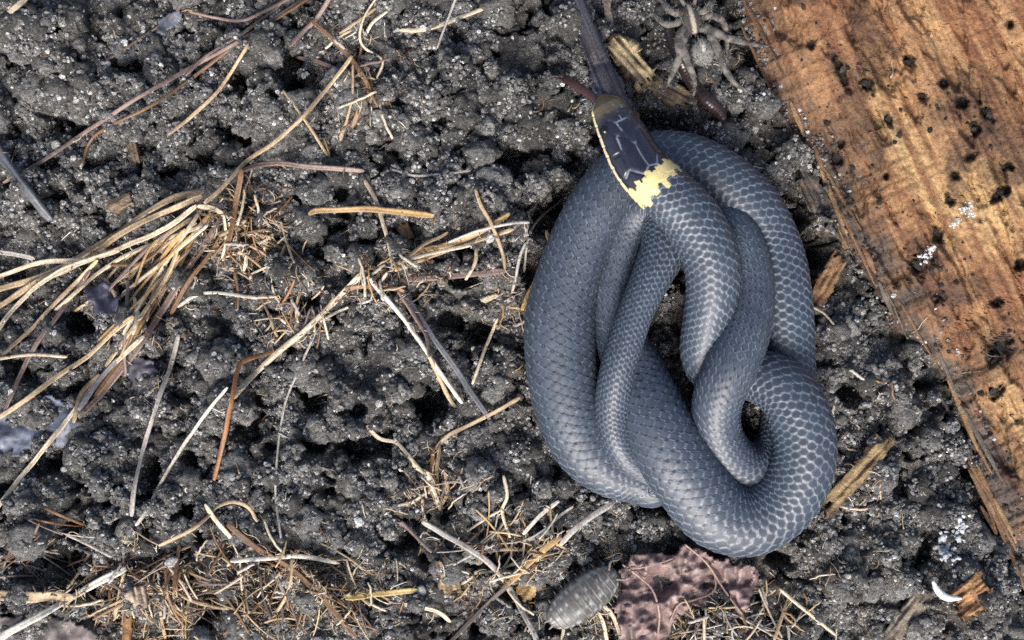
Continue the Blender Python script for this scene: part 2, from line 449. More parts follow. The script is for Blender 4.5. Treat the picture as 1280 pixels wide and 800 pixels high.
def wood_z(g, p):
    t = p - wood_edge(g)
    z = 54 * (1 - np.exp(-np.maximum(t, 0) / 75)) - 8 + p * 0.03
    z = z + (fbm(g / 170, p / 45, 3, 83) - 0.5) * 26 + (fbm(g / 70, p / 7, 3, 84) - 0.5) * 6 + (vnoise(g / 30, p / 2.6, 85) - 0.5) * 1.8 + (fbm(g / 6, p / 5, 3, 88) - 0.5) * 3.5
    st = fbm(g / 55 + 5, p / 16, 3, 86)
    z = z - 5 * sstep(0.56, 0.60, st) - 6 * sstep(0.66, 0.69, st)
    x = WO[0] + g * WD[0] + p * WP[0]; y = WO[1] + g * WD[1] + p * WP[1]
    for (px, py, rx, ry) in PITS:
        z = z - 12 * sstep(1.3, 0.5, np.hypot(((x - px) * WP[0] + (y - py) * WP[1]) / rx * 1.25, ((x - px) * WD[0] + (y - py) * WD[1]) / ry * .85) + (fbm(x / 6, y / 6, 3, 87) - .5) * 1.5)
    z = z + np.where(t < 0, t * 6.0, 0)
    return z
gx_, gy_ = XX + 640, 400 - YY
core = (gx_ > 850) & (gx_ < 2200) & (gy_ > -800) & (gy_ < 1500)
gg, pp_ = gp(gx_[core], gy_[core]); WT = np.full(XX.shape, -999.0); WT[core] = pp_ - wood_edge(gg)
WZ = np.full(XX.shape, -999.0); WZ[core] = wood_z(gg, pp_)
HZ = np.where(WT > 0, np.minimum(HZ, WZ - 5 - np.clip(WT, 0, 20)), HZ)
HZ = HZ - 14 * sstep(-60, -5, WT) * (WT < 0) * sstep(0.35, 0.6, fbm(XX / 40, YY / 40, 2, 19))
soil_tint = np.ones(XX.shape + (3,))
br = np.clip(sstep(0.42, 0.75, fbm(XX / 120, YY / 120, 3, 21)) * 0.6 + sstep(-200, -380, YY) * 0.5 + 0.5 * np.exp(-((XX + 320) ** 2 + (YY - 90) ** 2) / 70 ** 2) + 0.5 * sstep(200, 350, XX), 0, 1)[..., None]
soil_tint = soil_tint * (1 - br) + np.array([1.04, 0.95, 0.86]) * br
darkish = np.clip(0.9 * np.exp(-(((XX - 90) / 150) ** 2 + ((YY - 270) / 120) ** 2)) + 0.8 * np.exp(-(((XX - 240) / 90) ** 2 + ((YY - 350) / 80) ** 2)) + 0.5 * sstep(-90, -10, WT) * (WT < 30), 0, 1) * sstep(.25, .6, fbm(XX / 60, YY / 60, 3, 27))
soil_tint = soil_tint * (1 - 0.55 * darkish[..., None])  # soil colour darker in patches around the snake head, the spider and the log edge
me = mesh('soil', np.stack([XX, YY, HZ], -1).reshape(-1, 3), ringquads(len(GY), len(GX), False), soil_tint.reshape(-1, 3))
obj('soil_ground', me, M_soil, label='dark grey crumbly sandy soil with holes and crumbs', kind='structure')

# resting height for later things: the soil, raised by everything already laid on it
TOP = HZ.copy()
def add_top(p, r):
    for (x, y, z) in p:
        i0, i1 = np.searchsorted(GX, (x - r, x + r)); j0, j1 = np.searchsorted(GY, (y - r, y + r))
        if i1 > i0 and j1 > j0:
            w = TOP[j0:j1, i0:i1]; np.maximum(w, z + r * 0.3, out=w)

# ------------------------------------------------------------------ snake
def build_snake():
    L = np.r_[0, np.cumsum(np.linalg.norm(np.diff(SN_XYZ, axis=0), axis=1))]
    tot = L[-1]
    s = np.r_[np.arange(0, 150, 0.8), np.arange(150, tot, 1.5)]
    cols = np.column_stack([SN_XYZ, SNC[:, 3:6]])
    q = np.stack([np.interp(s, L, cols[:, k]) for k in range(6)], 1)
    for k in range(6): q[:, k] = np.where(s > 12, smooth(q[:, k], 17), q[:, k])
    p, a, b, roll = q[:, :3], q[:, 3], q[:, 4], np.radians(q[:, 5])
    # rounded snout
    a = a * np.sqrt(np.clip((s + 0.6) / 14.0, 0, 1)) ** 0.9; b = b * np.sqrt(np.clip((s + 0.6) / 14.0, 0, 1)) ** 0.9
    m = 150
    th = np.linspace(0, 2 * np.pi, m, endpoint=False)          # 0 at the spine, positive to the animal's one side
    t, u, w = frames(p, roll=roll)
    ct, st = np.cos(th), np.sin(th)
    # cross-section: rounded back, flatter belly; the head is flatter on top
    headk = sstep(130, 80, s)[:, None]
    up = np.where(ct > 0, ct, ct * 0.86)[None]
    upp = np.sign(up) * np.abs(up) ** (1 + 0.0 * headk)
    upp = np.where(ct[None] > 0, upp * (1 - 0.16 * headk * ct[None] ** 2), upp * (1 - 0.15 * headk))
    base = p[:, None] + w[:, None] * (-st[None] * a[:, None])[..., None] + u[:, None] * (upp * b[:, None])[..., None]
    nrm = w[:, None] * (-st[None] / a[:, None])[..., None] + u[:, None] * (ct[None] / b[:, None])[..., None]
    nrm /= np.linalg.norm(nrm, axis=2)[..., None]
    # scale lattice
    NR = 20
    wid = 0.5 * (a + b)
    rw = 2 * np.pi * wid * 0.80 / NR                             # row width
    Ls = np.maximum(smooth(rw, 91) * 1.26, 1.5)
    U = np.cumsum(np.gradient(s) / Ls)[:, None] * np.ones((1, m))
    thw = np.where(th > np.pi, th - 2 * np.pi, th)
    V = (thw / (2 * np.pi * 0.80) * NR)[None] * np.ones((len(s), 1))
    wob = (fbm(U * 0.35, V * 0.35, 2, 4) - 0.5) * 0.25
    U = U + wob
    best = np.full(U.shape, -9.0); edge = np.ones(U.shape); tone = np.zeros(U.shape); tail = np.zeros(U.shape)
    j0 = np.floor(V).astype(int)
    for dj in (-1, 0, 1, 2):
        j = j0 + dj
        off = 0.5 * (j & 1)
        i0 = np.floor(U - off).astype(int)
        for di in (-1, 0, 1):
            cu = i0 + di + off
            du = U - cu; dv = V - j
            g = (np.abs(du) / 0.66) ** 1.75 + (np.abs(dv) / 0.80) ** 1.6
            hgt = np.where(g < 1, 1 + du * 0.9 - 0.35 * dv * dv, -9)
            h01 = ((cu * 2).astype(int) * 7919 + j * 104729) % 9973 / 9973.0
            take = hgt > best
            best = np.where(take, hgt, best); edge = np.where(take, g, edge); tone = np.where(take, h01, tone); tail = np.where(take, du, tail)
    gap = best < -5
    best = np.where(gap, 0.55, best)
    ed = np.where(gap, 1.0, sstep(0.70, 0.97, edge))
    belly = sstep(2.30, 2.50, np.abs(thw))[None] * np.ones(U.shape)
    Vb = np.abs(np.mod(U * 1.0, 1) - 0.5) * 2                    # broad belly plates
    body = sstep(120, 130, s)[:, None]
    disp = (best - 1.0) * 1.9 * (rw[:, None] / 10)
    disp = disp * (1 - belly) + belly * (np.mod(U, 1) - 0.5) * 0.8
    disp *= body
    # colours
    slate = np.array([0.034, 0.048, 0.071]); pale = np.array([0.175, 0.205, 0.25])
    var = (0.84 + 0.32 * tone)[..., None] * (0.85 + 0.3 * fbm(U * 0.2, V * 0.5, 3, 6))[..., None]
    c = slate * var
    emix = (ed * (0.50 + 0.85 * fbm(U * 0.5 + 40, V * 0.6, 2, 14)))[..., None]
    c = c * (1 - emix) + pale * emix
    c = c * (1 - belly[..., None]) + np.array([0.50, 0.40, 0.16]) * belly[..., None]
    # head: smooth dark plates with fine seams, pale lip, cream collar
    HK = 1.17
    hs = s[:, None] / HK * np.ones((1, m)); side = thw[None] * np.ones((len(s), 1))
    X = np.sin(side) * a[:, None]                                # distance across the head
    hb = 1 - body
    head = np.array([0.016, 0.018, 0.030]) * (0.8 + 0.5 * fbm(hs / 6, X / 6, 3, 2))[..., None]
    sn = sstep(30, 12, hs + 5 * (fbm(hs / 5, X / 5, 2, 31) - .5))[..., None]
    head = head * (1 - sn) + np.array([0.115, 0.092, 0.055]) * sn
    seam = np.zeros(U.shape); groove = np.zeros(U.shape)
    SE = [((88, 0), (62, 0)), ((62, 0), (50, 7)), ((62, 0), (50, -7)), ((50, 7), (34, 9)), ((50, -7), (34, -9)), ((34, 9), (34, -9)), ((34, 0), (18, 0)), ((62, 0), (60, 0)), ((50, 7), (46, 17)), ((50, -7), (46, -17)),
          ((88, 0), (92, 10)), ((88, 0), (92, -10)), ((92, 10), (80, 21)), ((92, -10), (80, -21)), ((80, 21), (48, 17)), ((80, -21), (48, -17)), ((34, 9), (30, 16)), ((34, -9), (30, -16)), ((22, 11), (22, -11)), ((80, 21), (84, 28)), ((80, -21), (84, -28)), ((64, 19), (64, 27)), ((64, -19), (64, -27))]
    tops = np.cos(side) > 0.05
    for (p0, p1) in SE:
        p0, p1 = np.array(p0, float), np.array(p1, float); d = p1 - p0; LL = max(d @ d, 1e-6)
        k = np.clip(((hs - p0[0]) * d[0] + (X - p0[1]) * d[1]) / LL, 0, 1)
        dist = np.hypot(hs - p0[0] - d[0] * k, X - p0[1] - d[1] * k)
        seam = np.maximum(seam, sstep(1.2, 0.4, dist) * tops); groove = np.maximum(groove, sstep(3.2, 0.6, dist) * tops)
    sm = (seam * 0.55 * sstep(.42, .66, fbm(hs / 11, X / 11, 2, 41)))[..., None]
    head = head * (1 - sm) + np.array([0.34, 0.40, 0.48]) * sm
    # lip: pale below the upper jaw line on both flanks
    lip = (sstep(1.36, 1.44, np.abs(side) + 0.10 * (fbm(hs / 6, side * 2, 2, 51) - 0.5)) * (hs > 5))[..., None]
    head = head * (1 - lip) + np.array([0.66, 0.58, 0.38]) * lip
    labial = sstep(1.2, .5, np.abs(np.mod(hs, 11) - 5.5)) * sstep(1.2, 1.3, np.abs(side)) * sstep(2.1, 2.0, np.abs(side)) * (hs > 12)
    groove = np.maximum(groove, labial * 0.7)
    c = c * (1 - hb[..., None]) + head * hb[..., None]
    jag = (np.floor(V * 1.0 + 0.5) % 2) * 4 + (fbm(hs / 4, V * 1.2, 3, 61) - 0.5) * 11
    ring = (sstep(94.5, 96, hs + jag * 0.7) * sstep(115.5, 114, hs + jag))[..., None]
    cream = np.array([0.72, 0.60, 0.28]) * (0.88 + 0.24 * fbm(hs / 5, V, 2, 71))[..., None]
    cream = cream * (1 - 0.25 * (ed * body)[..., None])
    c = c * (1 - ring) + cream * ring
    disp -= groove * hb * 0.9
    v = base + nrm * disp[..., None]
    v = v.reshape(-1, 3); f = ringquads(len(s), m)
    n = len(s)
    v = np.vstack([v, p[:1] - t[:1] * 0.8, p[-1:] + t[-1:] * 2]); cc = np.vstack([c.reshape(-1, 3), c[0, :1], c[-1, :1]])
    k = np.arange(m); k2 = (k + 1) % m
    tri = np.vstack([np.stack([k2, k, np.full(m, n * m)], 1), np.stack([(n - 1) * m + k, (n - 1) * m + k2, np.full(m, n * m + 1)], 1)])
    gl = (hb * np.ones(U.shape)).reshape(-1); gl = np.r_[gl, 1, 0]
    me = mesh('snake_body', v, [f, tri], cc, {'gloss': gl})
    return me, (s, p, t, u, w, a, b)

M_snake, nt, b = mat('snake_skin', 0.42, 0.6)
at = N(nt, 'ShaderNodeAttribute', attribute_name='col')
nn = noise(nt, 5200, 4, 0.6, geo_pos(nt))
rr = ramp(nt, nn.outputs[0], [(0.3, (0.78,) * 3), (0.7, (1.22,) * 3)])
nt.links.new(mul(nt, at.outputs[0], rr.outputs[0]), b.inputs['Base Color'])
ag = N(nt, 'ShaderNodeAttribute', attribute_name='gloss')
mr = N(nt, 'ShaderNodeMapRange'); mr.inputs['To Min'].default_value = 0.47; mr.inputs['To Max'].default_value = 0.14
nt.links.new(ag.outputs['Fac'], mr.inputs['Value']); nt.links.new(mr.outputs[0], b.inputs['Roughness'])
bump(nt, b, nn.outputs[0], 0.12, 0.00008)

me, SNF = build_snake()
snake = empty('snake', P(850, 420, 0), 'small slate grey snake with cream neck ring, coiled in a loose knot on soil', 'snake')
part('snake_body', me, M_snake, snake)
s_, p_, t_, u_, w_, a_, b_ = SNF
M_eye, nt, b = mat('eye', 0.08, 0.6); b.inputs['Base Color'].default_value = (0.006, 0.005, 0.006, 1)
ne = noise(nt, 3000, 2); re_ = ramp(nt, ne.outputs[0], [(0.3, (0.004, 0.004, 0.005)), (0.8, (0.012, 0.010, 0.010))]); nt.links.new(re_.outputs[0], b.inputs['Base Color'])
ve, fe = ico(3)
for sg in (-1, 1):
    i = int(np.searchsorted(s_, 41))
    c = p_[i] + w_[i] * sg * a_[i] * 0.80 + u_[i] * b_[i] * 0.40
    part('eye', mesh('eye', ve * 5.6 + c, fe), M_eye, snake)
# tongue, forked, flicking out of the snout
M_tongue = attr_mat('tongue', 0.35, 0.5, 3000, 0.8, 1.2, 0.1, 0.0001)
tg = [(752, 127, 88), (741, 121, 84), (728, 112, 76), (716, 104, 66), (707, 98, 54)]
q = spline([np.r_[P(*k)] for k in tg], 2.0)
v1, f1 = tube(q, np.linspace(4.6, 5.6, len(q)), np.linspace(2.6, 2.2, len(q)), 10)
fk = []
for e in [((709, 99, 56), (703, 92, 42), (697, 84, 24)), ((708, 100, 55), (700, 98, 40), (692, 97, 22))]:
    qq = spline([np.r_[P(*k)] for k in e], 2.0); fk.append(tube(qq, np.linspace(2.8, 0.7, len(qq)), np.linspace(1.9, 0.6, len(qq)), 8))
vt, ft, _ = join([(v1, f1)] + fk)
part('tongue', mesh('tongue', vt, ft, np.broadcast_to([0.060, 0.028, 0.025], vt.shape)), M_tongue, snake)

# footprint of the snake, so that nothing loose is set inside it
def near_snake(x, y, r, zmax=None):
    d = np.hypot(np.asarray(x)[:, None] - SN_XYZ[None, ::2, 0], np.asarray(y)[:, None] - SN_XYZ[None, ::2, 1])
    return (d < SNC[None, ::2, 3] + np.asarray(r)[:, None] * 0.8).any(1)
# strands that meet the snake rest against it instead of entering it
for (x, y, z), a, b in zip(SN_XYZ, SNC[:, 3], SNC[:, 4]):
    r = a
    i0, i1 = np.searchsorted(GX, (x - r, x + r)); j0, j1 = np.searchsorted(GY, (y - r, y + r))
    qn = 1 - ((GX[i0:i1] - x)[None] / r) ** 2 - ((GY[j0:j1] - y)[:, None] / r) ** 2
    wv = TOP[j0:j1, i0:i1]; np.maximum(wv, np.where(qn > 0, z + b * np.sqrt(np.clip(qn, 0, 1)), -1e9), out=wv)

# ------------------------------------------------------------------ loose crumbs and sand (uncountable: instanced points)
lib = bpy.data.collections.new('grain_shapes')
def shapes(prefix, n, sub, rough, flat, fine, m, sm=True):
    out = []
    c = bpy.data.collections.new(prefix)
    for k in range(n):
        v, f = lump(sub, k * 5 + sub, rough, flat, fine)
        me = mesh(prefix, v / S * 1.0, f, smooth_shade=sm)                     # unit radius; scaled per point
        me.materials.append(m)
        o = bpy.data.objects.new(prefix, me); c.objects.link(o)
    return c
def scatter(name, x, y, r, sink, m, shp, label, tilt=True, zoff=0.0, zf=None):
    z = (hlook(x, y) if zf is None else zf(x, y)) - r * sink + zoff
    me = bpy.data.meshes.new(name + '_points')
    me.vertices.add(len(x)); me.vertices.foreach_set('co', (np.stack([x, y, z], 1) * S).astype(np.float32).ravel())
    a = me.attributes.new('scl', 'FLOAT', 'POINT'); a.data.foreach_set('value', (r * S).astype(np.float32))
    a = me.attributes.new('rot', 'FLOAT_VECTOR', 'POINT')
    rot = np.stack([rng.uniform(-0.7, 0.7, len(x)), rng.uniform(-0.7, 0.7, len(x)), rng.uniform(0, 6.28, len(x))], 1)
    a.data.foreach_set('vector', rot.astype(np.float32).ravel())
    o = obj(name, me, label=label, kind='stuff')
    ng = bpy.data.node_groups.new(name, 'GeometryNodeTree')
    ng.interface.new_socket('Geometry', in_out='INPUT', socket_type='NodeSocketGeometry')
    ng.interface.new_socket('Geometry', in_out='OUTPUT', socket_type='NodeSocketGeometry')
    gi = ng.nodes.new('NodeGroupInput'); go = ng.nodes.new('NodeGroupOutput')
    ci = ng.nodes.new('GeometryNodeCollectionInfo'); ci.inputs['Collection'].default_value = shp
    ci.inputs['Separate Children'].default_value = True; ci.inputs['Reset Children'].default_value = True
    ip = ng.nodes.new('GeometryNodeInstanceOnPoints'); ip.inputs['Pick Instance'].default_value = True
    ra = ng.nodes.new('GeometryNodeInputNamedAttribute'); ra.data_type = 'FLOAT_VECTOR'; ra.inputs['Name'].default_value = 'rot'
    sa = ng.nodes.new('GeometryNodeInputNamedAttribute'); sa.data_type = 'FLOAT'; sa.inputs['Name'].default_value = 'scl'
    er = ng.nodes.new('FunctionNodeEulerToRotation')
    l = ng.links.new
    l(gi.outputs[0], ip.inputs['Points']); l(ci.outputs[0], ip.inputs['Instance'])
    l(ra.outputs[0], er.inputs[0]); l(er.outputs[0], ip.inputs['Rotation']); l(sa.outputs[0], ip.inputs['Scale']); l(ip.outputs[0], go.inputs[0])
    md = o.modifiers.new('grains', 'NODES'); md.node_group = ng
    return o
C_crumb = shapes('crumb_shape', 12, 3, 0.62, 0.85, 0.42, M_crumb)
C_sand = shapes('sand_shape', 12, 1, 0.6, 0.8, 0.0, M_sand, False)
C_quartz = shapes('quartz_shape', 6, 2, 0.4, 0.8, 0.1, M_quartz)
def pick(n, reg=(740, 500)):
    return rng.uniform(-reg[0], reg[0], n), rng.uniform(-reg[1], reg[1], n)
dens = lambda x, y: fbm(x / 55 + 30, y / 55, 3, 77)
# crumbs keep out of the deep pits
x, y = pick(5200); r = 6 * (22 / 6) ** (rng.random(len(x)) ** 2.0)
ok = (hlook(x, y) > -42) & (hlook(x, y, WT) < -r * 0.5) & ~near_snake(x, y, r) & (dens(x, y) - .1 * hlook(x, y, darkish) > 0.36)
scatter('soil_crumbs', x[ok], y[ok], r[ok], 0.25, M_crumb, C_crumb, 'loose dark grey soil crumbs heaped over the ground')
SOILTOP = HZ.copy()
for xx, yy, zz, q in zip(x[ok], y[ok], hlook(x[ok], y[ok]) - r[ok] * .25, r[ok]):      # later things rest on them
    i0, i1 = np.searchsorted(GX, (xx - q, xx + q)); j0, j1 = np.searchsorted(GY, (yy - q, yy + q))
    qq = 1 - ((GX[i0:i1] - xx)[None] / q) ** 2 - ((GY[j0:j1] - yy)[:, None] / q) ** 2
    for FF in (TOP, SOILTOP):
        w = FF[j0:j1, i0:i1]; np.maximum(w, np.where(qq > 0, zz + q * .85 * np.sqrt(np.clip(qq, 0, 1)), -1e9), out=w)
x, y = pick(340000); r = 1.0 * (3.8 / 1.0) ** (rng.random(len(x)) ** 2.0)
on = np.where(rng.random(len(x)) < 0.75, hlook(x, y, SOILTOP), hlook(x, y)); on = np.where(hlook(x, y, WT) > 0, hlook(x, y, WZ), on)
ok = (dens(x, y) + rng.normal(0, .14, len(x)) - .22 * hlook(x, y, darkish) > 0.42) & (hlook(x, y, WT) < rng.exponential(14, len(x)) - 2) & ~near_snake(x, y, r * 0 - 6)
x, y, r, on = x[ok], y[ok], r[ok], on[ok]
scatter('sand_grains', x, y, r, 0.2, M_sand, C_sand, 'fine grey sand grains sprinkled over the soil', zf=lambda a, b: on)
x, y = pick(520); r = 1.6 * (4.5 / 1.6) ** (rng.random(len(x)) ** 1.8)
ok = ~near_snake(x, y, r) & (hlook(x, y, WT) < 0)
x, y, r = x[ok], y[ok], r[ok]; on2 = hlook(x, y, SOILTOP)
scatter('quartz_grains', x, y, r, 0.1, M_quartz, C_quartz, 'tiny white quartz grains glinting in the soil', zf=lambda a, b: on2)

# ------------------------------------------------------------------ rotten wood
def build_wood():
    g = np.r_[np.arange(-900, -260, 20.), np.arange(-260, 980, 2.1), np.arange(980, 1700, 20.)]
    t = np.r_[-10, -7, -4, -2, 0, np.arange(1.2, 300, 1.5), np.arange(300, 440, 2.0), np.arange(440, 1400, 25.)]
    G, T = np.meshgrid(g, t, indexing='ij')
    Pp = T + wood_edge(G)
    Z = wood_z(G, Pp)
    x = WO[0] + G * WD[0] + Pp * WP[0]; y = WO[1] + G * WD[1] + Pp * WP[1]
    v = P(x, y, Z).reshape(-1, 3)
    s1 = fbm(G / 120, Pp / 7, 4, 91); s2 = fbm(G / 260, Pp / 42, 3, 92); s3 = fbm(x / 22, y / 22, 4, 93); s4 = fbm(G / 30, Pp / 3, 3, 94)
    orange, tan, yel, dk, gry = (np.array(c) for c in ([0.175, 0.078, 0.036], [0.275, 0.152, 0.074], [0.42, 0.28, 0.128], [0.040, 0.022, 0.016], [0.070, 0.056, 0.048]))
    k = sstep(0.36, 0.70, s1 * 0.45 + s2 * 0.55)[..., None]
    c = orange * (1 - k) + tan * k
    yb = np.exp(-((Pp - 112) / 34) ** 2 - ((G - 290) / 130) ** 2) + 0.9 * np.exp(-((Pp - 190) / 60) ** 2 - ((G - 365) / 60) ** 2) + 0.5 * np.exp(-((Pp - 235) / 60) ** 2 - ((G - 120) / 160) ** 2) + 0.8 * np.exp(-((Pp - 95) / 26) ** 2 - ((G - 620) / 90) ** 2)
    yb = (np.clip(yb, 0, 1) * sstep(0.32, 0.68, s1 * .6 + s2 * .2 + s3 * .2) * .9)[..., None]
    c = c * (1 - yb) + yel * yb
    d = np.zeros(G.shape)
    for (px, py, rx, ry, a) in DARK:
        gg, pp_ = gp(px, py)
        d = np.maximum(d, a * np.exp(-((G - gg) / ry) ** 2 - ((Pp - pp_) / (rx * .8)) ** 2))
    d = d * sstep(0.18, 0.55, s3 * 0.6 + s4 * 0.4 + d * 0.25) * 1.25
    s5 = fbm(x / 60 + 9, y / 60, 4, 95)
    d = np.maximum(d, 0.8 * sstep(0.57, 0.70, s3 * .6 + s5 * .4))
    d = np.maximum(d, 0.6 * sstep(0.50, 0.72, s5))
    d = np.clip(d, 0, 0.93)[..., None]
    c = c * (1 - d) + dk * d
    e = (sstep(60, 6, T + (s3 - .5) * 110) * np.clip(0.55 + 0.5 * sstep(180, 230, G) , 0, 1) * 0.9)[..., None]
    c = c * (1 - e) + gry * e
    c = c * (0.60 + 0.55 * s4 + 0.3 * fbm(x / 3.5, y / 3.5, 2, 96))[..., None]
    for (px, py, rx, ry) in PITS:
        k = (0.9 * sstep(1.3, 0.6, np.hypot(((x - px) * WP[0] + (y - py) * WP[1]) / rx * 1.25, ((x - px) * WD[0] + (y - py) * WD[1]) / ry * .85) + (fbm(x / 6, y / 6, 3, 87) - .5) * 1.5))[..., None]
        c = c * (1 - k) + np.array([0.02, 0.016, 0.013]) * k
    return mesh('rotten_wood', v, ringquads(len(g), len(t), False)[:, ::-1], c.reshape(-1, 3))
M_wood = attr_mat('rotten_wood', 0.68, 0.35, 2600, 0.62, 1.35, 0.6, 0.0003)
wood = empty('rotten_log', P(1150, 300, -20), 'orange brown rotten log surface with dark stains and pits beside the snake', 'log')
part('weathered_face', build_wood(), M_wood, wood)
def wood_point(x, y, off=0):
    g, p = gp(np.float64(x), np.float64(y)); return P(x, y, float(wood_z(g, p)) + off)
TOP = np.where(WT > -2, np.maximum(TOP, WZ), TOP)

# ------------------------------------------------------------------ strands: straw, stems, rootlets
PAL = dict(pale=(0.52, 0.44, 0.32), white=(0.62, 0.58, 0.50), grey=(0.36, 0.34, 0.31), tan=(0.38, 0.285, 0.175), gold=(0.36, 0.23, 0.10), brown=(0.16, 0.092, 0.048),
           rust=(0.22, 0.10, 0.04), mauve=(0.16, 0.115, 0.10), dark=(0.055, 0.045, 0.042), slate=(0.10, 0.105, 0.12))
seedn = [0]
def rest(x, y, F, win, rad, stiff):
    g = hlook(x - 640, 400 - y, F)
    k = max(1, int(win)); pad = np.pad(g, k, mode='edge')
    gm = np.max([pad[i:i + len(g)] for i in range(2 * k + 1)], 0)
    z = smooth(gm, stiff)
    return z * 0.92 + smooth(g, stiff) * 0.08 + rad * 0.8
def strand_mesh(name, pts, w, col, flat=0.5, lift=0.0, stiff=31, taper=(0.6, 0.6), F=None, wob=0.22, rib=True, m=None, register=True):
    seedn[0] += 1; sd_ = seedn[0]
    if w > 4: w = 4 + (w - 4) * 0.72
    q = spline(pts, 2.6)
    n = len(q); sarc = np.arange(n) * 2.6
    q[:, 0] += (fbm(sarc / 40, sarc * 0 + sd_, 3, 101) - .5) * w * wob * 1.6; q[:, 1] += (fbm(sarc / 40, sarc * 0 + sd_ + 50, 3, 102) - .5) * w * wob * 1.6
    F = TOP if F is None else SOILTOP
    z = rest(q[:, 0], q[:, 1], F, 3, w / 2 * flat, stiff)
    if np.ndim(lift) == 0: z = z + lift
    else: z = z + np.interp(np.linspace(0, 1, n), np.linspace(0, 1, len(lift)), lift)
    p = P(q[:, 0], q[:, 1], z)
    e = np.minimum(1, np.minimum(taper[0] + sarc / (w * 2.5), taper[1] + (sarc[-1] - sarc) / (w * 2.5)))
    a = w / 2 * e * (0.86 + 0.3 * fbm(sarc / 25, sarc * 0 + sd_, 2, 103))
    m = m or (14 if w >= 6 else 8)
    prof = (lambda th: 1 - 0.55 * np.exp(-((th - np.pi / 2) / 0.45) ** 2)) if rib and w >= 5 else None
    roll = (fbm(sarc / 90, sarc * 0 + sd_, 2, 104) - .5) * 1.6
    v, f = tube(p, a, a * flat, m, roll, prof)
    ss = np.repeat(np.r_[0, sarc, sarc[-1]], m); th = np.tile(np.arange(m), n + 2)
    c0 = np.array(PAL[col] if isinstance(col, str) else col)
    k = 0.35 + 0.85 * vnoise(ss / 130, th * 1.37 + sd_ * 7, 105) + 0.45 * fbm(ss / 45, th * 0.5 + sd_ * 7, 3, 108)
    c = c0 * k[:, None]
    bl = sstep(0.62, 0.74, fbm(ss / 22, th * 0.35 + sd_ * 3, 3, 106))[:, None] * 0.5
    c = c * (1 - bl) + np.array([0.09, 0.06, 0.04]) * bl
    if register: add_top(p[::2], w / 2)
    return mesh(name, v, f, c)
def strand(name, label, cat, pts, w, col, **k):
    return obj(name, strand_mesh(name, pts, w, col, **k), M_straw, label=label, cat=cat)

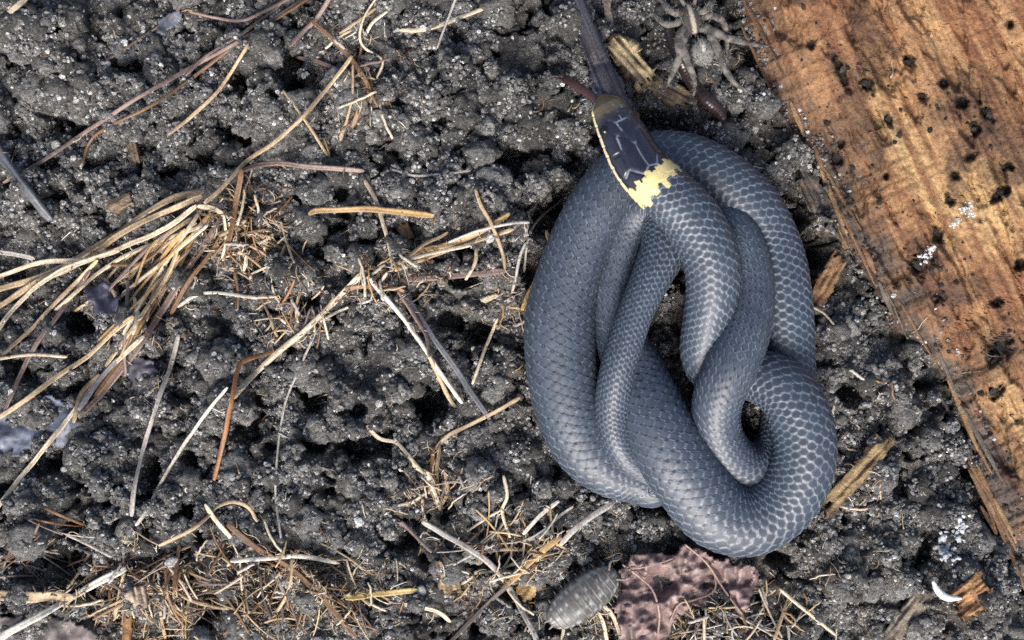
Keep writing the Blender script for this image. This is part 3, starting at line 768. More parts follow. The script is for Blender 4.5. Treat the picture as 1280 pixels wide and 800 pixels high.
ST = [
 ('dead_grass', 'pale flat grass blade stub pointing over clods beside the dark twig tip soil', 10, 'pale', [(-25, 45), (0, 27), (15, 13), (34, -4)], {'flat': .3}),
 ('rootlet', 'thin brown rootlet lying on grey clods, parallel to the long stem bundle', 3.6, 'mauve', [(234, -5), (224, 10), (205, 28), (165, 55), (135, 74), (118, 82)], {}),
 ('straw', 'longest grey brown grass stem, crossing the clods in a shallow bow', 5.6, 'mauve', [(4, 229), (60, 197), (115, 160), (165, 127), (225, 92), (290, 57), (345, 22), (400, -12)], {'lift': 4}),
 ('straw', 'reddish brown stem hugging the longest grey brown stem', 4.5, 'brown', [(102, 205), (112, 178), (128, 163), (180, 137), (205, 122), (250, 90), (300, 52), (370, 8), (390, -8)], {}),
 ('straw', 'mauve stem lying alongside the longest grey brown stem', 4.2, 'mauve', [(232, 95), (255, 72), (300, 44), (340, 14), (360, -6)], {'lift': 5}),
 ('rootlet', 'greyish curved rootlet that sags and joins the long stem bundle', 4, 'mauve', [(236, 14), (270, 22), (300, 26), (330, 15), (372, -8)], {'lift': 4}),
 ('straw', 'tan grey straw forking off below the long stem bundle', 4.6, 'tan', [(322, 36), (302, 70), (272, 114), (240, 145), (209, 169)], {'lift': 6}),
 ('straw', 'grey brown straw with a blunt end above the dark pit', 6.5, 'mauve', [(414, -8), (396, 22), (380, 38), (361, 58)], {'lift': 8}),
 ('straw', 'brown stem arching down to the knot of roots', 7, 'brown', [(388, 26), (410, 44), (430, 64), (446, 84), (460, 108), (463, 128)], {'lift': (6, 12, 4)}),
 ('straw', 'long golden straw running from the root knot down to the tuft', 5.6, 'tan', [(440, 70), (425, 90), (400, 121), (375, 150), (340, 180), (310, 200), (282, 230), (256, 254)], {'lift': 12, 'flat': .8}),
 ('straw', 'mauve stem tucked under the golden straw', 7, 'mauve', [(372, 72), (400, 78), (425, 90), (449, 110)], {}),
 ('straw', 'thin pale straw crossing under the golden straw', 4.2, 'tan', [(354, 113), (375, 140), (395, 170), (411, 197)], {}),
 ('rootlet', 'kinked whitish rootlet dangling beside the root knot', 3.2, 'pale', [(474, -8), (456, 20), (450, 45), (456, 60), (478, 76), (471, 97)], {'lift': 6}),
 ('rootlet', 'slim tan rootlet hanging straight below the root knot', 3.6, 'tan', [(441, 80), (440, 120), (433, 150), (424, 172)], {'lift': 4}),
 ('straw', 'pale straw with a tan end, lying flat on sandy soil', 6.5, 'pale', [(498, 38), (530, 37), (560, 28), (607, 10)], {}),
 ('rootlet', 'upright grey rootlet crossing the pale straw with the tan end', 3.2, 'grey', [(571, -6), (556, 34), (547, 60)], {'lift': 5}),
 ('straw', 'grooved dark brown stem lying level above the amber stem', 7.5, 'mauve', [(303, 213), (325, 206), (360, 205), (400, 209), (456, 214)], {'lift': 8, 'flat': .75}),
 ('straw', 'brown upright stem bending away from the grooved dark stem', 8.5, 'brown', [(303, 212), (297, 245), (291, 280), (284, 312)], {'lift': 5}),
 ('straw', 'thick amber stem with pale outline and broken tip', 10, 'gold', [(387, 268), (398, 263), (440, 261), (490, 264), (542, 270)], {'lift': 8, 'flat': .7}),
 ('straw', 'pale straw slanting under the amber stem', 5.6, 'pale', [(455, 224), (470, 250), (480, 282), (488, 312), (491, 332)], {}),
 ('straw', 'thin bleached straw curling over the sandy hump near the snake', 5, 'tan', [(594, 236), (601, 256), (615, 281), (628, 315), (632, 336)], {'lift': 4}),
 ('rootlet', 'fine horizontal rootlet on bare sandy soil above the amber stem', 3.2, 'grey', [(490, 212), (520, 220), (555, 217), (588, 213)], {}),
 ('straw', 'double pale straw, thickest of the slanting ones, running towards the bent rust stem', 9, 'pale', [(455, 340), (420, 375), (385, 410), (340, 446), (302, 484), (288, 501)], {'lift': 9}),
 ('straw', 'narrow whitish straw continuing from the bent rust stem over dark pits', 4.6, 'white', [(285, 484), (255, 520), (215, 580), (185, 635), (170, 657)], {'lift': 8}),
 ('straw', 'stiff grey straw standing over the sandy mound edge', 6.5, 'grey', [(223, 418), (212, 460), (195, 510), (180, 560), (168, 612), (165, 645)], {'lift': 6}),
 ('straw', 'rust coloured stem bent like a knee', 6.5, 'rust', [(345, 438), (318, 446), (303, 452), (296, 466), (290, 500), (280, 550), (267, 600)], {'lift': (4, 12, 4)}),
 ('rootlet', 'hair thin wavy rootlet hanging between the clods', 3, 'grey', [(396, 412), (375, 460), (355, 510), (346, 580), (345, 622), (352, 678)], {}),
 ('rootlet', 'bowed whitish rootlet lying on smooth soil beside the tuft', 4.5, 'white', [(222, 384), (245, 369), (270, 366), (322, 373)], {'lift': 3}),
 ('rootlet', 'short whitish rootlet below the double pale straw', 4, 'white', [(400, 402), (430, 386), (470, 374)], {}),
 ('straw', 'shiny white grey straw, one of the crossed pair', 6.5, 'white', [(459, 346), (490, 381), (520, 420), (548, 462), (578, 504)], {'lift': 10, 'flat': .8}),
 ('straw', 'dark grey hollow straw, one of the crossed pair', 9, 'slate', [(500, 362), (530, 405), (560, 446), (590, 492), (613, 524)], {'lift': 7, 'flat': .7}),
 ('straw', 'splintered beige straw between the crossed pair', 6, 'mauve', [(498, 362), (516, 392), (532, 418), (537, 446)], {'lift': 10}),
 ('straw', 'brown straw running below the dark grey hollow straw', 6, 'tan', [(535, 440), (548, 470), (563, 500), (580, 520)], {}),
 ('straw', 'reddish stem lying level behind the crossed pair', 8, 'rust', [(432, 362), (455, 358), (490, 360), (505, 364)], {}),
 ('rootlet', 'wiry grey rootlet forking over the gap beside the snake', 3.2, 'grey', [(704, 248), (672, 276), (660, 300), (655, 340)], {'lift': 6, 'F': 1}),
 ('rootlet', 'second wiry grey rootlet beside the snake, straighter', 4, 'grey', [(657, 303), (650, 320), (645, 346), (640, 366)], {'lift': 4, 'F': 1}),
 ('twig', 'golden tan curved twig pressed against the snake flank', 7, 'gold', [(682, 288), (687, 314), (672, 345), (660, 368), (652, 388)], {'lift': 10, 'flat': .9, 'F': 1}),
 ('straw', 'thin pale straw leaning from the pit towards the flake of chaff', 4.4, 'pale', [(622, 398), (605, 440), (590, 480)], {'lift': 4}),
 ('straw', 'reddish tan straw with forked end reaching under the snake', 6.5, 'tan', [(650, 497), (622, 514), (590, 530), (560, 545), (543, 562)], {'lift': 6, 'F': 1}),
 ('rootlet', 'pale wavy rootlet looping from the pit', 5.5, 'pale', [(458, 532), (475, 548), (495, 553), (508, 566), (528, 590)], {'lift': 6}),
 ('straw', 'long bleached straw curving down past the chaff husks', 8.5, 'grey', [(528, 652), (560, 670), (600, 694), (630, 724), (655, 768), (674, 806)], {'lift': 12, 'flat': .7}),
 ('straw', 'stout silver grey straw stub leaning towards the snake', 9.5, 'grey', [(766, 629), (738, 647), (712, 668), (700, 682)], {'lift': 12, 'flat': .7, 'F': 1}),
 ('straw', 'golden split stem below the silver grey stub', 10, 'gold', [(702, 670), (688, 680), (660, 705), (636, 730)], {'lift': 6}),
 ('straw', 'dark glossy stem under the long bleached straw', 7, 'dark', [(640, 726), (602, 762), (560, 806)], {'lift': 4}),
 ('straw', 'short whitish straw beside the silver grey stub', 6, 'white', [(699, 626), (676, 644), (654, 668)], {'lift': 6}),
 ('rootlet', 'kinked ivory rootlet standing by the snake bend', 5, 'pale', [(630, 594), (634, 620), (628, 640), (638, 672)], {'lift': 5}),
 ('rootlet', 'thin straight ivory rootlet meeting the kinked one', 3.2, 'pale', [(584, 664), (605, 650), (626, 637)], {}),
 ('straw', 'yellow brown stem with a green streak in the litter', 10, (0.36, 0.27, 0.09), [(432, 747), (480, 742), (522, 738)], {'lift': 4}),
 ('straw', 'pale broken straw at the end of the green streaked stem', 7, 'pale', [(505, 756), (545, 764), (563, 778)], {'lift': 3}),
 ('straw', 'clean white straw lying level over the fine roots', 6.5, 'white', [(288, 701), (330, 698), (380, 696), (424, 703)], {'lift': 10}),
 ('rootlet', 'looping tan root that hooks over at the top', 5.5, 'tan', [(198, 682), (235, 664), (258, 648), (272, 633), (292, 627), (311, 634), (321, 652)], {'lift': 8}),
 ('straw', 'thick chalky straw pointing at the litter heap', 10.5, 'white', [(157, 711), (110, 735), (60, 764), (-6, 800)], {'lift': 14, 'flat': .75}),
 ('dead_grass', 'broad tan blade half under the chalky straw', 17, 'tan', [(-10, 744), (40, 746), (92, 747)], {'flat': .25}),
 ('straw', 'small upright tan straw below the chalky straw end', 6, 'tan', [(156, 716), (150, 742), (143, 772)], {'lift': 4}),
 ('straw', 'thick pale peg of straw by the looping tan root', 8, 'pale', [(256, 630), (270, 650), (291, 674)], {'lift': 4}),
 ('rootlet', 'dark forked root lying through the litter', 9, 'brown', [(285, 655), (320, 684), (365, 712), (395, 740), (412, 758), (446, 796)], {}),
 ('straw', 'grey short straw slanting through the pit by the husks', 5, 'mauve', [(502, 652), (520, 670), (540, 690)], {'lift': 5}),
 ('straw', 'ivory stem beside the woodlouse, shortest of three', 6, 'pale', [(746, 762), (754, 778), (760, 804)], {'lift': 5}),
 ('straw', 'ivory stem beside the woodlouse, longest and curved', 6.5, 'pale', [(752, 754), (766, 770), (778, 804)], {'lift': 7}),
 ('straw', 'ivory stem under the woodlouse edge', 5, 'pale', [(706, 774), (704, 790), (701, 808)], {}),
 ('straw', 'stiff tan straw in the gravelly litter below the big loop', 6, 'tan', [(988, 742), (978, 770), (968, 800)], {'lift': 5}),
 ('straw', 'tan straw lying across the stiff one below the big loop', 5, 'pale', [(975, 736), (1008, 764), (1045, 794)], {'lift': 5}),
 ('rootlet', 'pale hair root bridging soil and rotten wood', 3, 'pale', [(1012, 382), (1030, 392), (1044, 408)], {'lift': 4}),
 ('rootlet', 'whitish rootlet stub by the dark wood edge', 7, 'grey', [(970, 256), (985, 258), (1000, 256)], {'lift': 3, 'F': 1}),
 ('straw', 'grey white straw tip at the edge of the tuft', 7, 'grey', [(-8, 314), (22, 318), (44, 323)], {'lift': 6}),
 ('twig', 'dark bluish twig with a brown split end', 17, 'slate', [(-14, 172), (4, 198), (24, 224), (44, 250), (64, 276)], {'lift': 4, 'flat': .8}),
 ('rootlet', 'crooked brown root by the sandy mound', 6, 'brown', [(216, 392), (226, 404), (232, 424)], {}),
]
# tuft of dead grass: one rooted clump, each blade a part
def tuft(label, base, blades, name='grass_tuft'):
    r = empty(name, P(base[0], base[1], float(hlook(base[0] - 640., 400. - base[1]))), label, 'grass tuft')
    for (w, c, pts, kw) in blades:
        part('blade', strand_mesh('blade', pts, w, c, **kw), M_straw, r)
    return r
rj = np.random.default_rng(3)
big = [(10, 'mauve', [(282, 264), (252, 312), (214, 370), (176, 430), (140, 476), (98, 522)], {}), (8, 'brown', [(270, 262), (240, 300), (212, 350), (180, 402), (150, 452), (118, 496)], {}),
       (9, 'gold', [(262, 266), (236, 302), (206, 352), (178, 400), (152, 446)], {'lift': 4}), (10, 'tan', [(255, 240), (215, 248), (175, 270), (130, 302), (60, 342), (-10, 364)], {'lift': 10}),
       (9, 'tan', [(252, 246), (200, 268), (152, 292), (100, 328), (48, 352), (-10, 388)], {'lift': 6}), (7, 'pale', [(246, 256), (210, 284), (160, 306), (110, 324), (50, 328), (-8, 348)], {'lift': 10}),
       (7, 'pale', [(150, 312), (96, 330), (48, 356), (14, 390), (-8, 420)], {'lift': 8}), (7, 'pale', [(180, 420), (150, 448), (118, 482), (84, 525), (48, 570), (-8, 640)], {'lift': 8}),
       (7, 'tan', [(166, 396), (140, 416), (108, 446), (72, 470), (30, 502), (-8, 526)], {'lift': 8}), (6, 'tan', [(122, 326), (80, 368), (40, 410), (-6, 452)], {'lift': 6}), (7, 'mauve', [(112, 338), (72, 395), (45, 430), (20, 482), (5, 518)], {'lift': 4}),
       (4, 'pale', [(-6, 449), (40, 443), (84, 446)], {'lift': 4}), (9, 'pale', [(248, 258), (268, 261), (284, 272), (286, 288)], {'lift': 10}), (6, 'tan', [(240, 272), (206, 296), (180, 324), (160, 350)], {'lift': 4}), (6, 'gold', [(232, 286), (206, 318), (192, 350), (166, 398)], {'lift': 8}),
       (7, 'brown', [(286, 276), (262, 318), (236, 352), (214, 392)], {'lift': 6}), (5, 'mauve', [(160, 350), (158, 392), (156, 440), (157, 468)], {'lift': 4}), (6, 'brown', [(138, 344), (148, 370), (152, 398)], {}), (5, 'tan', [(130, 348), (142, 366), (150, 392)], {'lift': 4}),
       (6, 'pale', [(168, 372), (172, 396), (166, 418)], {'lift': 8}), (7, 'slate', [(150, 446), (124, 476), (98, 512)], {'lift': 10}), (6, 'tan', [(124, 468), (102, 492), (92, 528)], {'lift': 10})]
for k in range(16):
    o_ = rj.uniform(-14, 14); l_ = rj.uniform(0.3, 0.9)
    a_p = np.array([262 + rj.uniform(-20, 18), 262 + rj.uniform(-14, 16)]); e_p = np.array([110 + rj.uniform(-60, 50), 420 + rj.uniform(-80, 70)])
    m_p = (a_p + e_p) / 2 + np.array([rj.uniform(-18, 18), rj.uniform(-18, 18)])
    b_p = a_p + (e_p - a_p) * rj.uniform(0, .3)
    big.append((rj.uniform(3, 6), ['tan', 'brown', 'pale', 'mauve', 'gold'][k % 5], [b_p, m_p + o_ * .3, a_p + (e_p - a_p) * (0.5 + l_ / 2)], {'lift': 3}))
tuft('large matted tuft of flattened tan and brown grass blades', (265, 258), big)
mid = [(8, 'gold', [(490, 336), (520, 316), (560, 305), (600, 290), (637, 267)], {'lift': 6}), (6, 'tan', [(494, 338), (540, 320), (592, 302), (642, 286)], {'lift': 4}), (9, 'mauve', [(500, 350), (560, 345), (633, 339)], {'lift': 4}), (5, 'pale', [(488, 332), (520, 322), (560, 312), (590, 306)], {'lift': 8}),
       (6, 'brown', [(486, 340), (470, 336), (452, 330)], {}), (5, 'pale', [(484, 340), (478, 352), (486, 364)], {'lift': 6}), (5, 'tan', [(500, 330), (530, 306), (552, 296), (560, 290)], {'lift': 4}), (4, 'grey', [(560, 303), (600, 288), (640, 279), (662, 278)], {'lift': 6}), (5, 'pale', [(596, 310), (594, 328), (582, 350)], {'lift': 8})]
tuft('small spread tuft of golden grass pointing towards the snake', (490, 336), mid)
low = [(6, 'rust', [(542, 560), (540, 586), (544, 606)], {'lift': 4}), (6, 'tan', [(550, 558), (546, 590), (548, 622)], {'lift': 6}), (9, 'pale', [(534, 590), (540, 612), (548, 634)], {'lift': 6}), (6, 'pale', [(528, 590), (514, 578), (500, 566)], {}), (6, 'tan', [(556, 586), (560, 612), (552, 632)], {'lift': 3}), (5, 'pale', [(532, 616), (515, 628), (498, 632)], {}), (5, 'pale', [(528, 624), (530, 644), (534, 654)], {})]
tuft('stubby tuft with pale husky base standing by the pits', (545, 620), low)
kn = [(8, 'brown', [(446, 84), (456, 104), (450, 134), (440, 160)], {}), (6, 'tan', [(436, 150), (430, 160), (426, 176)], {'lift': 4}), (6, 'rust', [(452, 78), (462, 98), (466, 124)], {'lift': 4}), (5, 'brown', [(450, 40), (452, 60), (446, 84)], {}), (5, 'tan', [(470, 10), (448, 26), (424, 42)], {'lift': 5}), (4, 'pale', [(484, 14), (466, 28), (456, 44)], {}), (5, 'mauve', [(432, 84), (446, 80), (462, 86)], {'lift': 6}), (4, 'gold', [(404, 172), (410, 190), (412, 202)], {})]
tuft('brown root knot with fibres reaching out of the soil', (448, 82), kn, 'root_knot')
def mat_blades(cx, cy, rx, ry, n_, ang, spread, l0, l1, cols):
    out = []
    for k in range(n_):
        x = cx + rj.normal(0, .55) * rx; y = cy + rj.normal(0, .55) * ry; L_ = rj.uniform(l0, l1); an = ang + rj.normal(0, spread); cv = rj.normal(0, .22)
        pts = [(x + L_ * u * math.cos(an + cv * u), y + L_ * u * math.sin(an + cv * u)) for u in (-.5, -.2, .15, .5)]
        if near_snake(np.array([q[0] - 640 for q in pts]), np.array([400 - q[1] for q in pts]), np.full(4, 6.)).any() or min(np.hypot(q[0] - 728, q[1] - 748) for q in pts) < 50: continue
        out.append((float(1.7 * (5.0 / 1.7) ** (rj.random() ** 1.6)), cols[rj.integers(len(cols))], pts, {'lift': float(rj.uniform(0, 5))}))
    return out
WARM = ['tan', 'brown', 'pale', 'tan', 'brown', 'brown', 'mauve', 'tan', 'dark']
tuft('matted heap of brown roots and straw below the chalky straw', (190, 745), mat_blades(190, 742, 100, 48, 60, -.7, .8, 26, 80, WARM), 'root_mat')
tuft('flat mat of tangled brown roots under the white level straw', (350, 730), mat_blades(350, 732, 130, 46, 80, .5, 1.0, 24, 90, WARM), 'root_mat')
tuft('tangle of pale and golden fibres beside the woodlouse', (660, 700), mat_blades(655, 700, 60, 55, 48, -.8, .8, 24, 70, ['pale', 'gold', 'tan', 'white', 'tan', 'grey']), 'root_mat')
tuft('tangle of fine straw fibres around the hollow beside the big tuft', (320, 300), mat_blades(318, 300, 48, 60, 44, -1.0, .9, 18, 56, ['pale', 'tan', 'brown', 'rust', 'pale', 'brown']), 'root_mat')
tuft('loose mat of pale fibres below the double pale straw', (365, 395), mat_blades(362, 395, 40, 40, 22, -.8, .8, 18, 50, ['pale', 'rust', 'tan', 'brown']), 'root_mat')
tuft('thin litter of dry roots around the dead leaf', (900, 775), mat_blades(880, 778, 150, 30, 40, .4, 1.2, 22, 70, ['pale', 'tan', 'grey', 'brown']), 'root_mat')
tuft('dark thin roots trailing over the holed soil under the tuft', (70, 700), mat_blades(60, 690, 70, 40, 26, .2, .6, 26, 80, ['mauve', 'brown', 'grey', 'dark']), 'root_mat')
for (nm, lb, w, c, pts, kw) in ST:
    strand(nm, lb, 'twig' if nm == 'twig' else ('root' if nm == 'rootlet' else ('grass blade' if nm == 'dead_grass' else 'straw')), pts, w, c, **kw)

# short straw pieces in the litter: copies of twelve shapes
bits = []
BITN = []
for k in range(12):
    L_ = rj.uniform(22, 54); w_ = rj.uniform(1.8, 4.2); bnd = rj.uniform(-3, 3)
    t_ = np.linspace(-.5, .5, 10); pl = np.stack([t_ * L_, bnd * (1 - 4 * t_ ** 2) + rj.normal(0, .4, 10), rj.uniform(0, 4) * (1 - 4 * t_ ** 2)], 1)
    v, f = tube(pl, w_ / 2 * (1 - 0.5 * rj.random() * np.abs(t_) * 2), w_ / 2 * rj.uniform(.4, .8), 8)
    c0 = np.array(PAL[['pale', 'tan', 'pale', 'brown', 'tan', 'gold', 'tan', 'mauve', 'grey', 'tan', 'brown', 'pale'][k]])
    c = c0 * (0.6 + 0.8 * fbm(v[:, 0] / 8 + 9 * k, v[:, 1] / 2 + 5, 3, 111))[:, None]
    BITN.append(('long ' if L_ > 38 else 'short ') + ('curved ' if abs(bnd) > 1.5 else 'straight ') + ('thick ' if w_ > 3.0 else 'thin ') + ['pale', 'tan', 'cream', 'dark brown', 'ochre', 'golden', 'sandy', 'mauve', 'grey', 'buff', 'brown', 'ivory'][k])
    me = mesh('straw_piece', v, f, c); me.materials.append(M_straw); bits.append((me, w_))
ZONES = [('in the matted heap beside the chalky straw', 190, 745, 90, 45, 30), ('in the mat under the white level straw', 330, 735, 95, 45, 32), ('around the hollow by the big tuft', 320, 300, 45, 50, 18), ('under the double pale straw', 355, 395, 40, 34, 16),
         ('around the small golden tuft', 480, 340, 60, 26, 16), ('by the golden split stem', 660, 705, 70, 45, 26), ('around the stubby tuft by the pits', 545, 620, 46, 40, 14), ('beneath the woodlouse and dead leaf', 800, 770, 110, 44, 22), ('in the litter below the big snake loop', 960, 760, 60, 36, 14),
         ('scattered on soil near the rotten wood', 1080, 560, 60, 120, 12), ('by the root knot', 455, 110, 36, 60, 12), ('beside the wiry rootlets', 650, 375, 40, 50, 12)]
for (wh, cx, cy, rx, ry, n_) in ZONES:
    for k in range(n_):
        x = cx + rj.normal(0, .5) * rx; y = cy + rj.normal(0, .5) * ry
        if near_snake(np.array([x - 640]), np.array([400 - y]), np.array([8.]))[0] or np.hypot(x - 728, y - 748) < 58: continue
        kb = int(rj.integers(12)); me, w_ = bits[kb]
        o = obj('straw_piece', me, label=BITN[kb] + ' straw piece ' + wh, cat='straw', group=BITN[kb] + ' straw pieces ' + wh)
        pz = hlook(np.array([x - 640]), np.array([400 - y]), TOP)[0] + w_ * .3
        o.location = Vector(P(x, y, pz) * S); o.rotation_euler = (rj.uniform(-.25, .25), rj.uniform(-.3, .3), rj.uniform(0, 6.28))
        o.scale = (1, 1, 1)
        add_top([P(x, y, pz)], w_ / 2)

# hair-fine fibres: too many and too thin to count
fb = []
FZ = [(190, 740, 120, 60, 620), (360, 735, 140, 60, 760), (310, 300, 60, 60, 320), (360, 390, 50, 50, 90), (490, 340, 90, 50, 220), (650, 700, 100, 70, 420), (545, 620, 60, 50, 90), (830, 770, 160, 50, 380), (450, 90, 50, 80, 80), (650, 350, 50, 70, 80), (140, 380, 110, 100, 120), (400, 400, 640, 400, 420), (1060, 620, 90, 160, 110), (880, 60, 60, 50, 40)]
for (cx, cy, rx, ry, n_) in FZ:
    for k in range(n_):
        x = cx + rj.normal(0, .5) * rx; y = cy + rj.normal(0, .5) * ry
        L_ = rj.uniform(8, 34); an = rj.uniform(0, 6.28); cv = rj.normal(0, .55)
        t_ = np.linspace(0, 1, 7); aa = an + cv * t_ * 1.6 + np.sin(t_ * rj.uniform(2, 8)) * .3
        px = x + np.cumsum(np.cos(aa)) * L_ / 7; py = y + np.cumsum(np.sin(aa)) * L_ / 7
        if near_snake(px[::3] - 640, 400 - py[::3], np.full(3, 2.)).any(): continue
        z = smooth(hlook(px - 640, 400 - py, TOP), 3) + rj.uniform(0, 3)
        w_ = rj.uniform(.5, 1.25)
        v, f = tube(P(px, py, z), w_ * (1 - .5 * t_), w_ * (1 - .5 * t_) * .8, 4)
        c0 = np.array(PAL[['pale', 'tan', 'brown', 'white', 'mauve', 'tan', 'brown', 'pale'][rj.integers(8)]]) * rj.uniform(.5, 1.05)
        fb.append((v, f, c0))
v, f, c = join(fb)
obj('root_fibres', mesh('root_fibres', v, f, c), M_straw, label='hair fine dry root fibres matted over the soil', kind='stuff')

# ------------------------------------------------------------------ splinters and flakes on the log
for k in range(34):
    g0 = rj.uniform(-20, 780); L_ = rj.uniform(30, 110); off = rj.uniform(-9, 16)
    t_ = np.linspace(0, L_, 14); g = g0 + t_; p = wood_edge(np.full(14, g0 + L_ / 2)) + off + np.cumsum(rj.normal(0, .3, 14)) + rj.uniform(-.08, .08) * t_
    z = smooth(wood_z(g, np.maximum(p, wood_edge(g) + 1)), 7) + 2
    xy = WO[None] + g[:, None] * WD[None] + p[:, None] * WP[None]
    w_ = rj.uniform(1.4, 4.5)
    v, f = tube(P(xy[:, 0], xy[:, 1], z), w_ * np.sin(np.linspace(.35, 2.8, 14)), w_ * .45 * np.sin(np.linspace(.35, 2.8, 14)), 8, np.linspace(0, rj.uniform(-1, 1), 14))
    c0 = np.array([(0.15, 0.085, 0.045), (0.08, 0.05, 0.035), (0.10, 0.085, 0.07), (0.22, 0.14, 0.075)][rj.integers(4)])
    part('splinter', mesh('splinter', v, f, c0 * (0.5 + fbm(v[:, 0] / 12, v[:, 1] / 9, 3, 121))[:, None]), M_wood, wood)
frs = []
for k in range(6):
    v, f = lump(2, 40 + k, 0.7, 0.45, 0.4); me = mesh('frass_flake', v, f, smooth_shade=False); me.materials.append(M_frass); frs.append(me)
for k, (px, py, rx, ry) in enumerate(PITS):
    for j in range(1 + (max(rx, ry) > 8)):
        x, y = px + rj.normal(0, .35) * rx, py + rj.normal(0, .35) * ry
        o = obj('frass_flake', frs[(k + j) % 6], label='black flake of frass lodged in a pit of the rotten log', cat='flake', group='black frass flakes in the log pits')
        o.location = Vector(wood_point(x, y, 1.5) * S); q = max(3.0, min(rx, ry) * .75); o.scale = (q * rj.uniform(.9, 1.9), q * rj.uniform(.5, .9), q * .7); o.rotation_euler = (rj.uniform(-.5, .5), rj.uniform(-.5, .5), rj.uniform(0, 6.28))
# dark crumbs spread over the log in loose trails
x = rj.uniform(930, 1330, 5200); y = rj.uniform(-60, 860, 5200)
g, p = gp(x, y); t = p - wood_edge(g)
dm = np.zeros(len(x))
for (px, py, rx, ry, a) in DARK: dm = np.maximum(dm, a * np.exp(-((x - px) / (rx * 1.3)) ** 2 - ((y - py) / (ry * 1.3)) ** 2))
ok = (t > 1) & (rj.random(len(x)) < 0.006 + 0.75 * dm ** 1.5 + 0.75 * np.exp(-t / 16))
x, y, g, p = x[ok], y[ok], g[ok], p[ok]; zz = wood_z(g, p); q = P(x, y, zz); r = 1.2 * (5.0 / 1.2) ** (rj.random(len(x)) ** 2.4)
C_frass = shapes('frass_shape', 6, 1, 0.6, 0.6, 0.0, M_frass, False)
scatter('wood_frass', q[:, 0], q[:, 1], r, 0.1, M_frass, C_frass, 'black and brown frass crumbs sprinkled on the log', zf=lambda a, b: zz)

# ------------------------------------------------------------------ sheets: leaves, bark strip
def sheet(poly, step, zfun, cfun, name, thick=2.0, m=None, F=None):
    poly = np.asarray(poly, float); x0, y0 = poly.min(0) - step; x1, y1 = poly.max(0) + step
    gx = np.arange(x0, x1, step); gy = np.arange(y0, y1, step); X, Y = np.meshgrid(gx, gy)
    jx = (fbm(X / 9, Y / 9, 3, 131) - .5) * 9; jy = (fbm(X / 9 + 40, Y / 9, 3, 132) - .5) * 9
    ins = inpoly(X + jx, Y + jy, poly)
    q = ringquads(len(gy), len(gx), False); keep = ins.ravel()[q].all(1); q = q[keep]
    used = np.unique(q); mp = np.full(X.size, -1); mp[used] = np.arange(len(used)); q = mp[q]
    x, y = X.ravel()[used], Y.ravel()[used]
    base = np.max([hlook(x - 640 + a, 400 - y + b, TOP if F is None else F) for a in (-8, 0, 8) for b in (-8, 0, 8)], 0)
    z = zfun(x, y, base)
    me = mesh(name, P(x, y, z), q[:, ::-1], cfun(x, y, z))
    return me, thick
def put_sheet(name, me_t, m, **k):
    me, th = me_t
    o = obj(name, me, m, **k)
    so = o.modifiers.new('thickness', 'SOLIDIFY'); so.thickness = th * S; so.offset = -1
    return o
def vein_strand(name, pts, w, c, lift, root):
    return part(name, strand_mesh(name, pts, w, c, lift=lift, flat=.7, rib=False), M_straw, root)

# dead purple leaf under the woodlouse
lf = [(772, 712), (790, 694), (812, 690), (842, 694), (850, 678), (880, 690), (905, 700), (940, 704), (952, 716), (944, 740), (930, 772), (905, 776), (884, 764), (868, 758), (850, 770), (838, 790), (836, 830), (766, 830), (774, 790), (766, 760), (776, 736)]
def lz(x, y, b):
    return np.clip(b, -30, 14) * 0.35 + 12 + (fbm(x / 26, y / 26, 4, 141) - .5) * 46 + 5 * sstep(.06, .0, np.abs(fbm(x / 17, y / 17, 2, 147) - .5)) + 7 * np.abs(np.mod((x * .8 + y * .5) / 26 + fbm(x / 40, y / 40, 2, 142) * 2, 1) - .5)
def lc(x, y, z):
    k = fbm(x / 26, y / 26, 4, 143)[:, None]; c = np.array([0.075, 0.050, 0.050]) * (1 - k) + np.array([0.22, 0.150, 0.145]) * k
    k2 = sstep(.55, .7, fbm(x / 12, y / 12, 3, 144))[:, None]
    c = c * (1 - k2 * .5) + np.array([0.30, 0.21, 0.19]) * k2 * .5
    vn = sstep(.05, .012, np.abs(fbm(x / 17, y / 17, 2, 147) - .5))[:, None] * .6
    return c * (1 - vn) + np.array([0.36, 0.27, 0.24]) * vn
leaf = empty('dead_leaf', P(850, 740, 0), 'crumpled purple brown dead leaf lying beside the woodlouse', 'leaf')
lm = sheet(lf, 2.6, lz, lc, 'leaf_blade')
o = put_sheet('leaf_blade', lm, M_leaf); o.parent = leaf; o.matrix_parent_inverse.translation = -leaf.location
vv = np.empty(len(lm[0].vertices) * 3, np.float32); lm[0].vertices.foreach_get('co', vv); vv = vv.reshape(-1, 3) / S
for (X_, Y_, Z_) in vv[::3]: add_top([(X_, Y_, Z_)], 3)
for pts, w_ in [([(778, 706), (800, 722), (816, 738), (824, 768), (822, 796)], 3.0), ([(893, 712), (893, 738), (868, 750), (848, 756), (836, 780)], 2.8), ([(856, 680), (884, 704), (906, 738), (928, 768)], 3.0), ([(782, 712), (812, 708), (842, 698)], 2.4)]:
    vein_strand('vein', pts, w_, (0.26, 0.175, 0.145), 0.5, leaf)
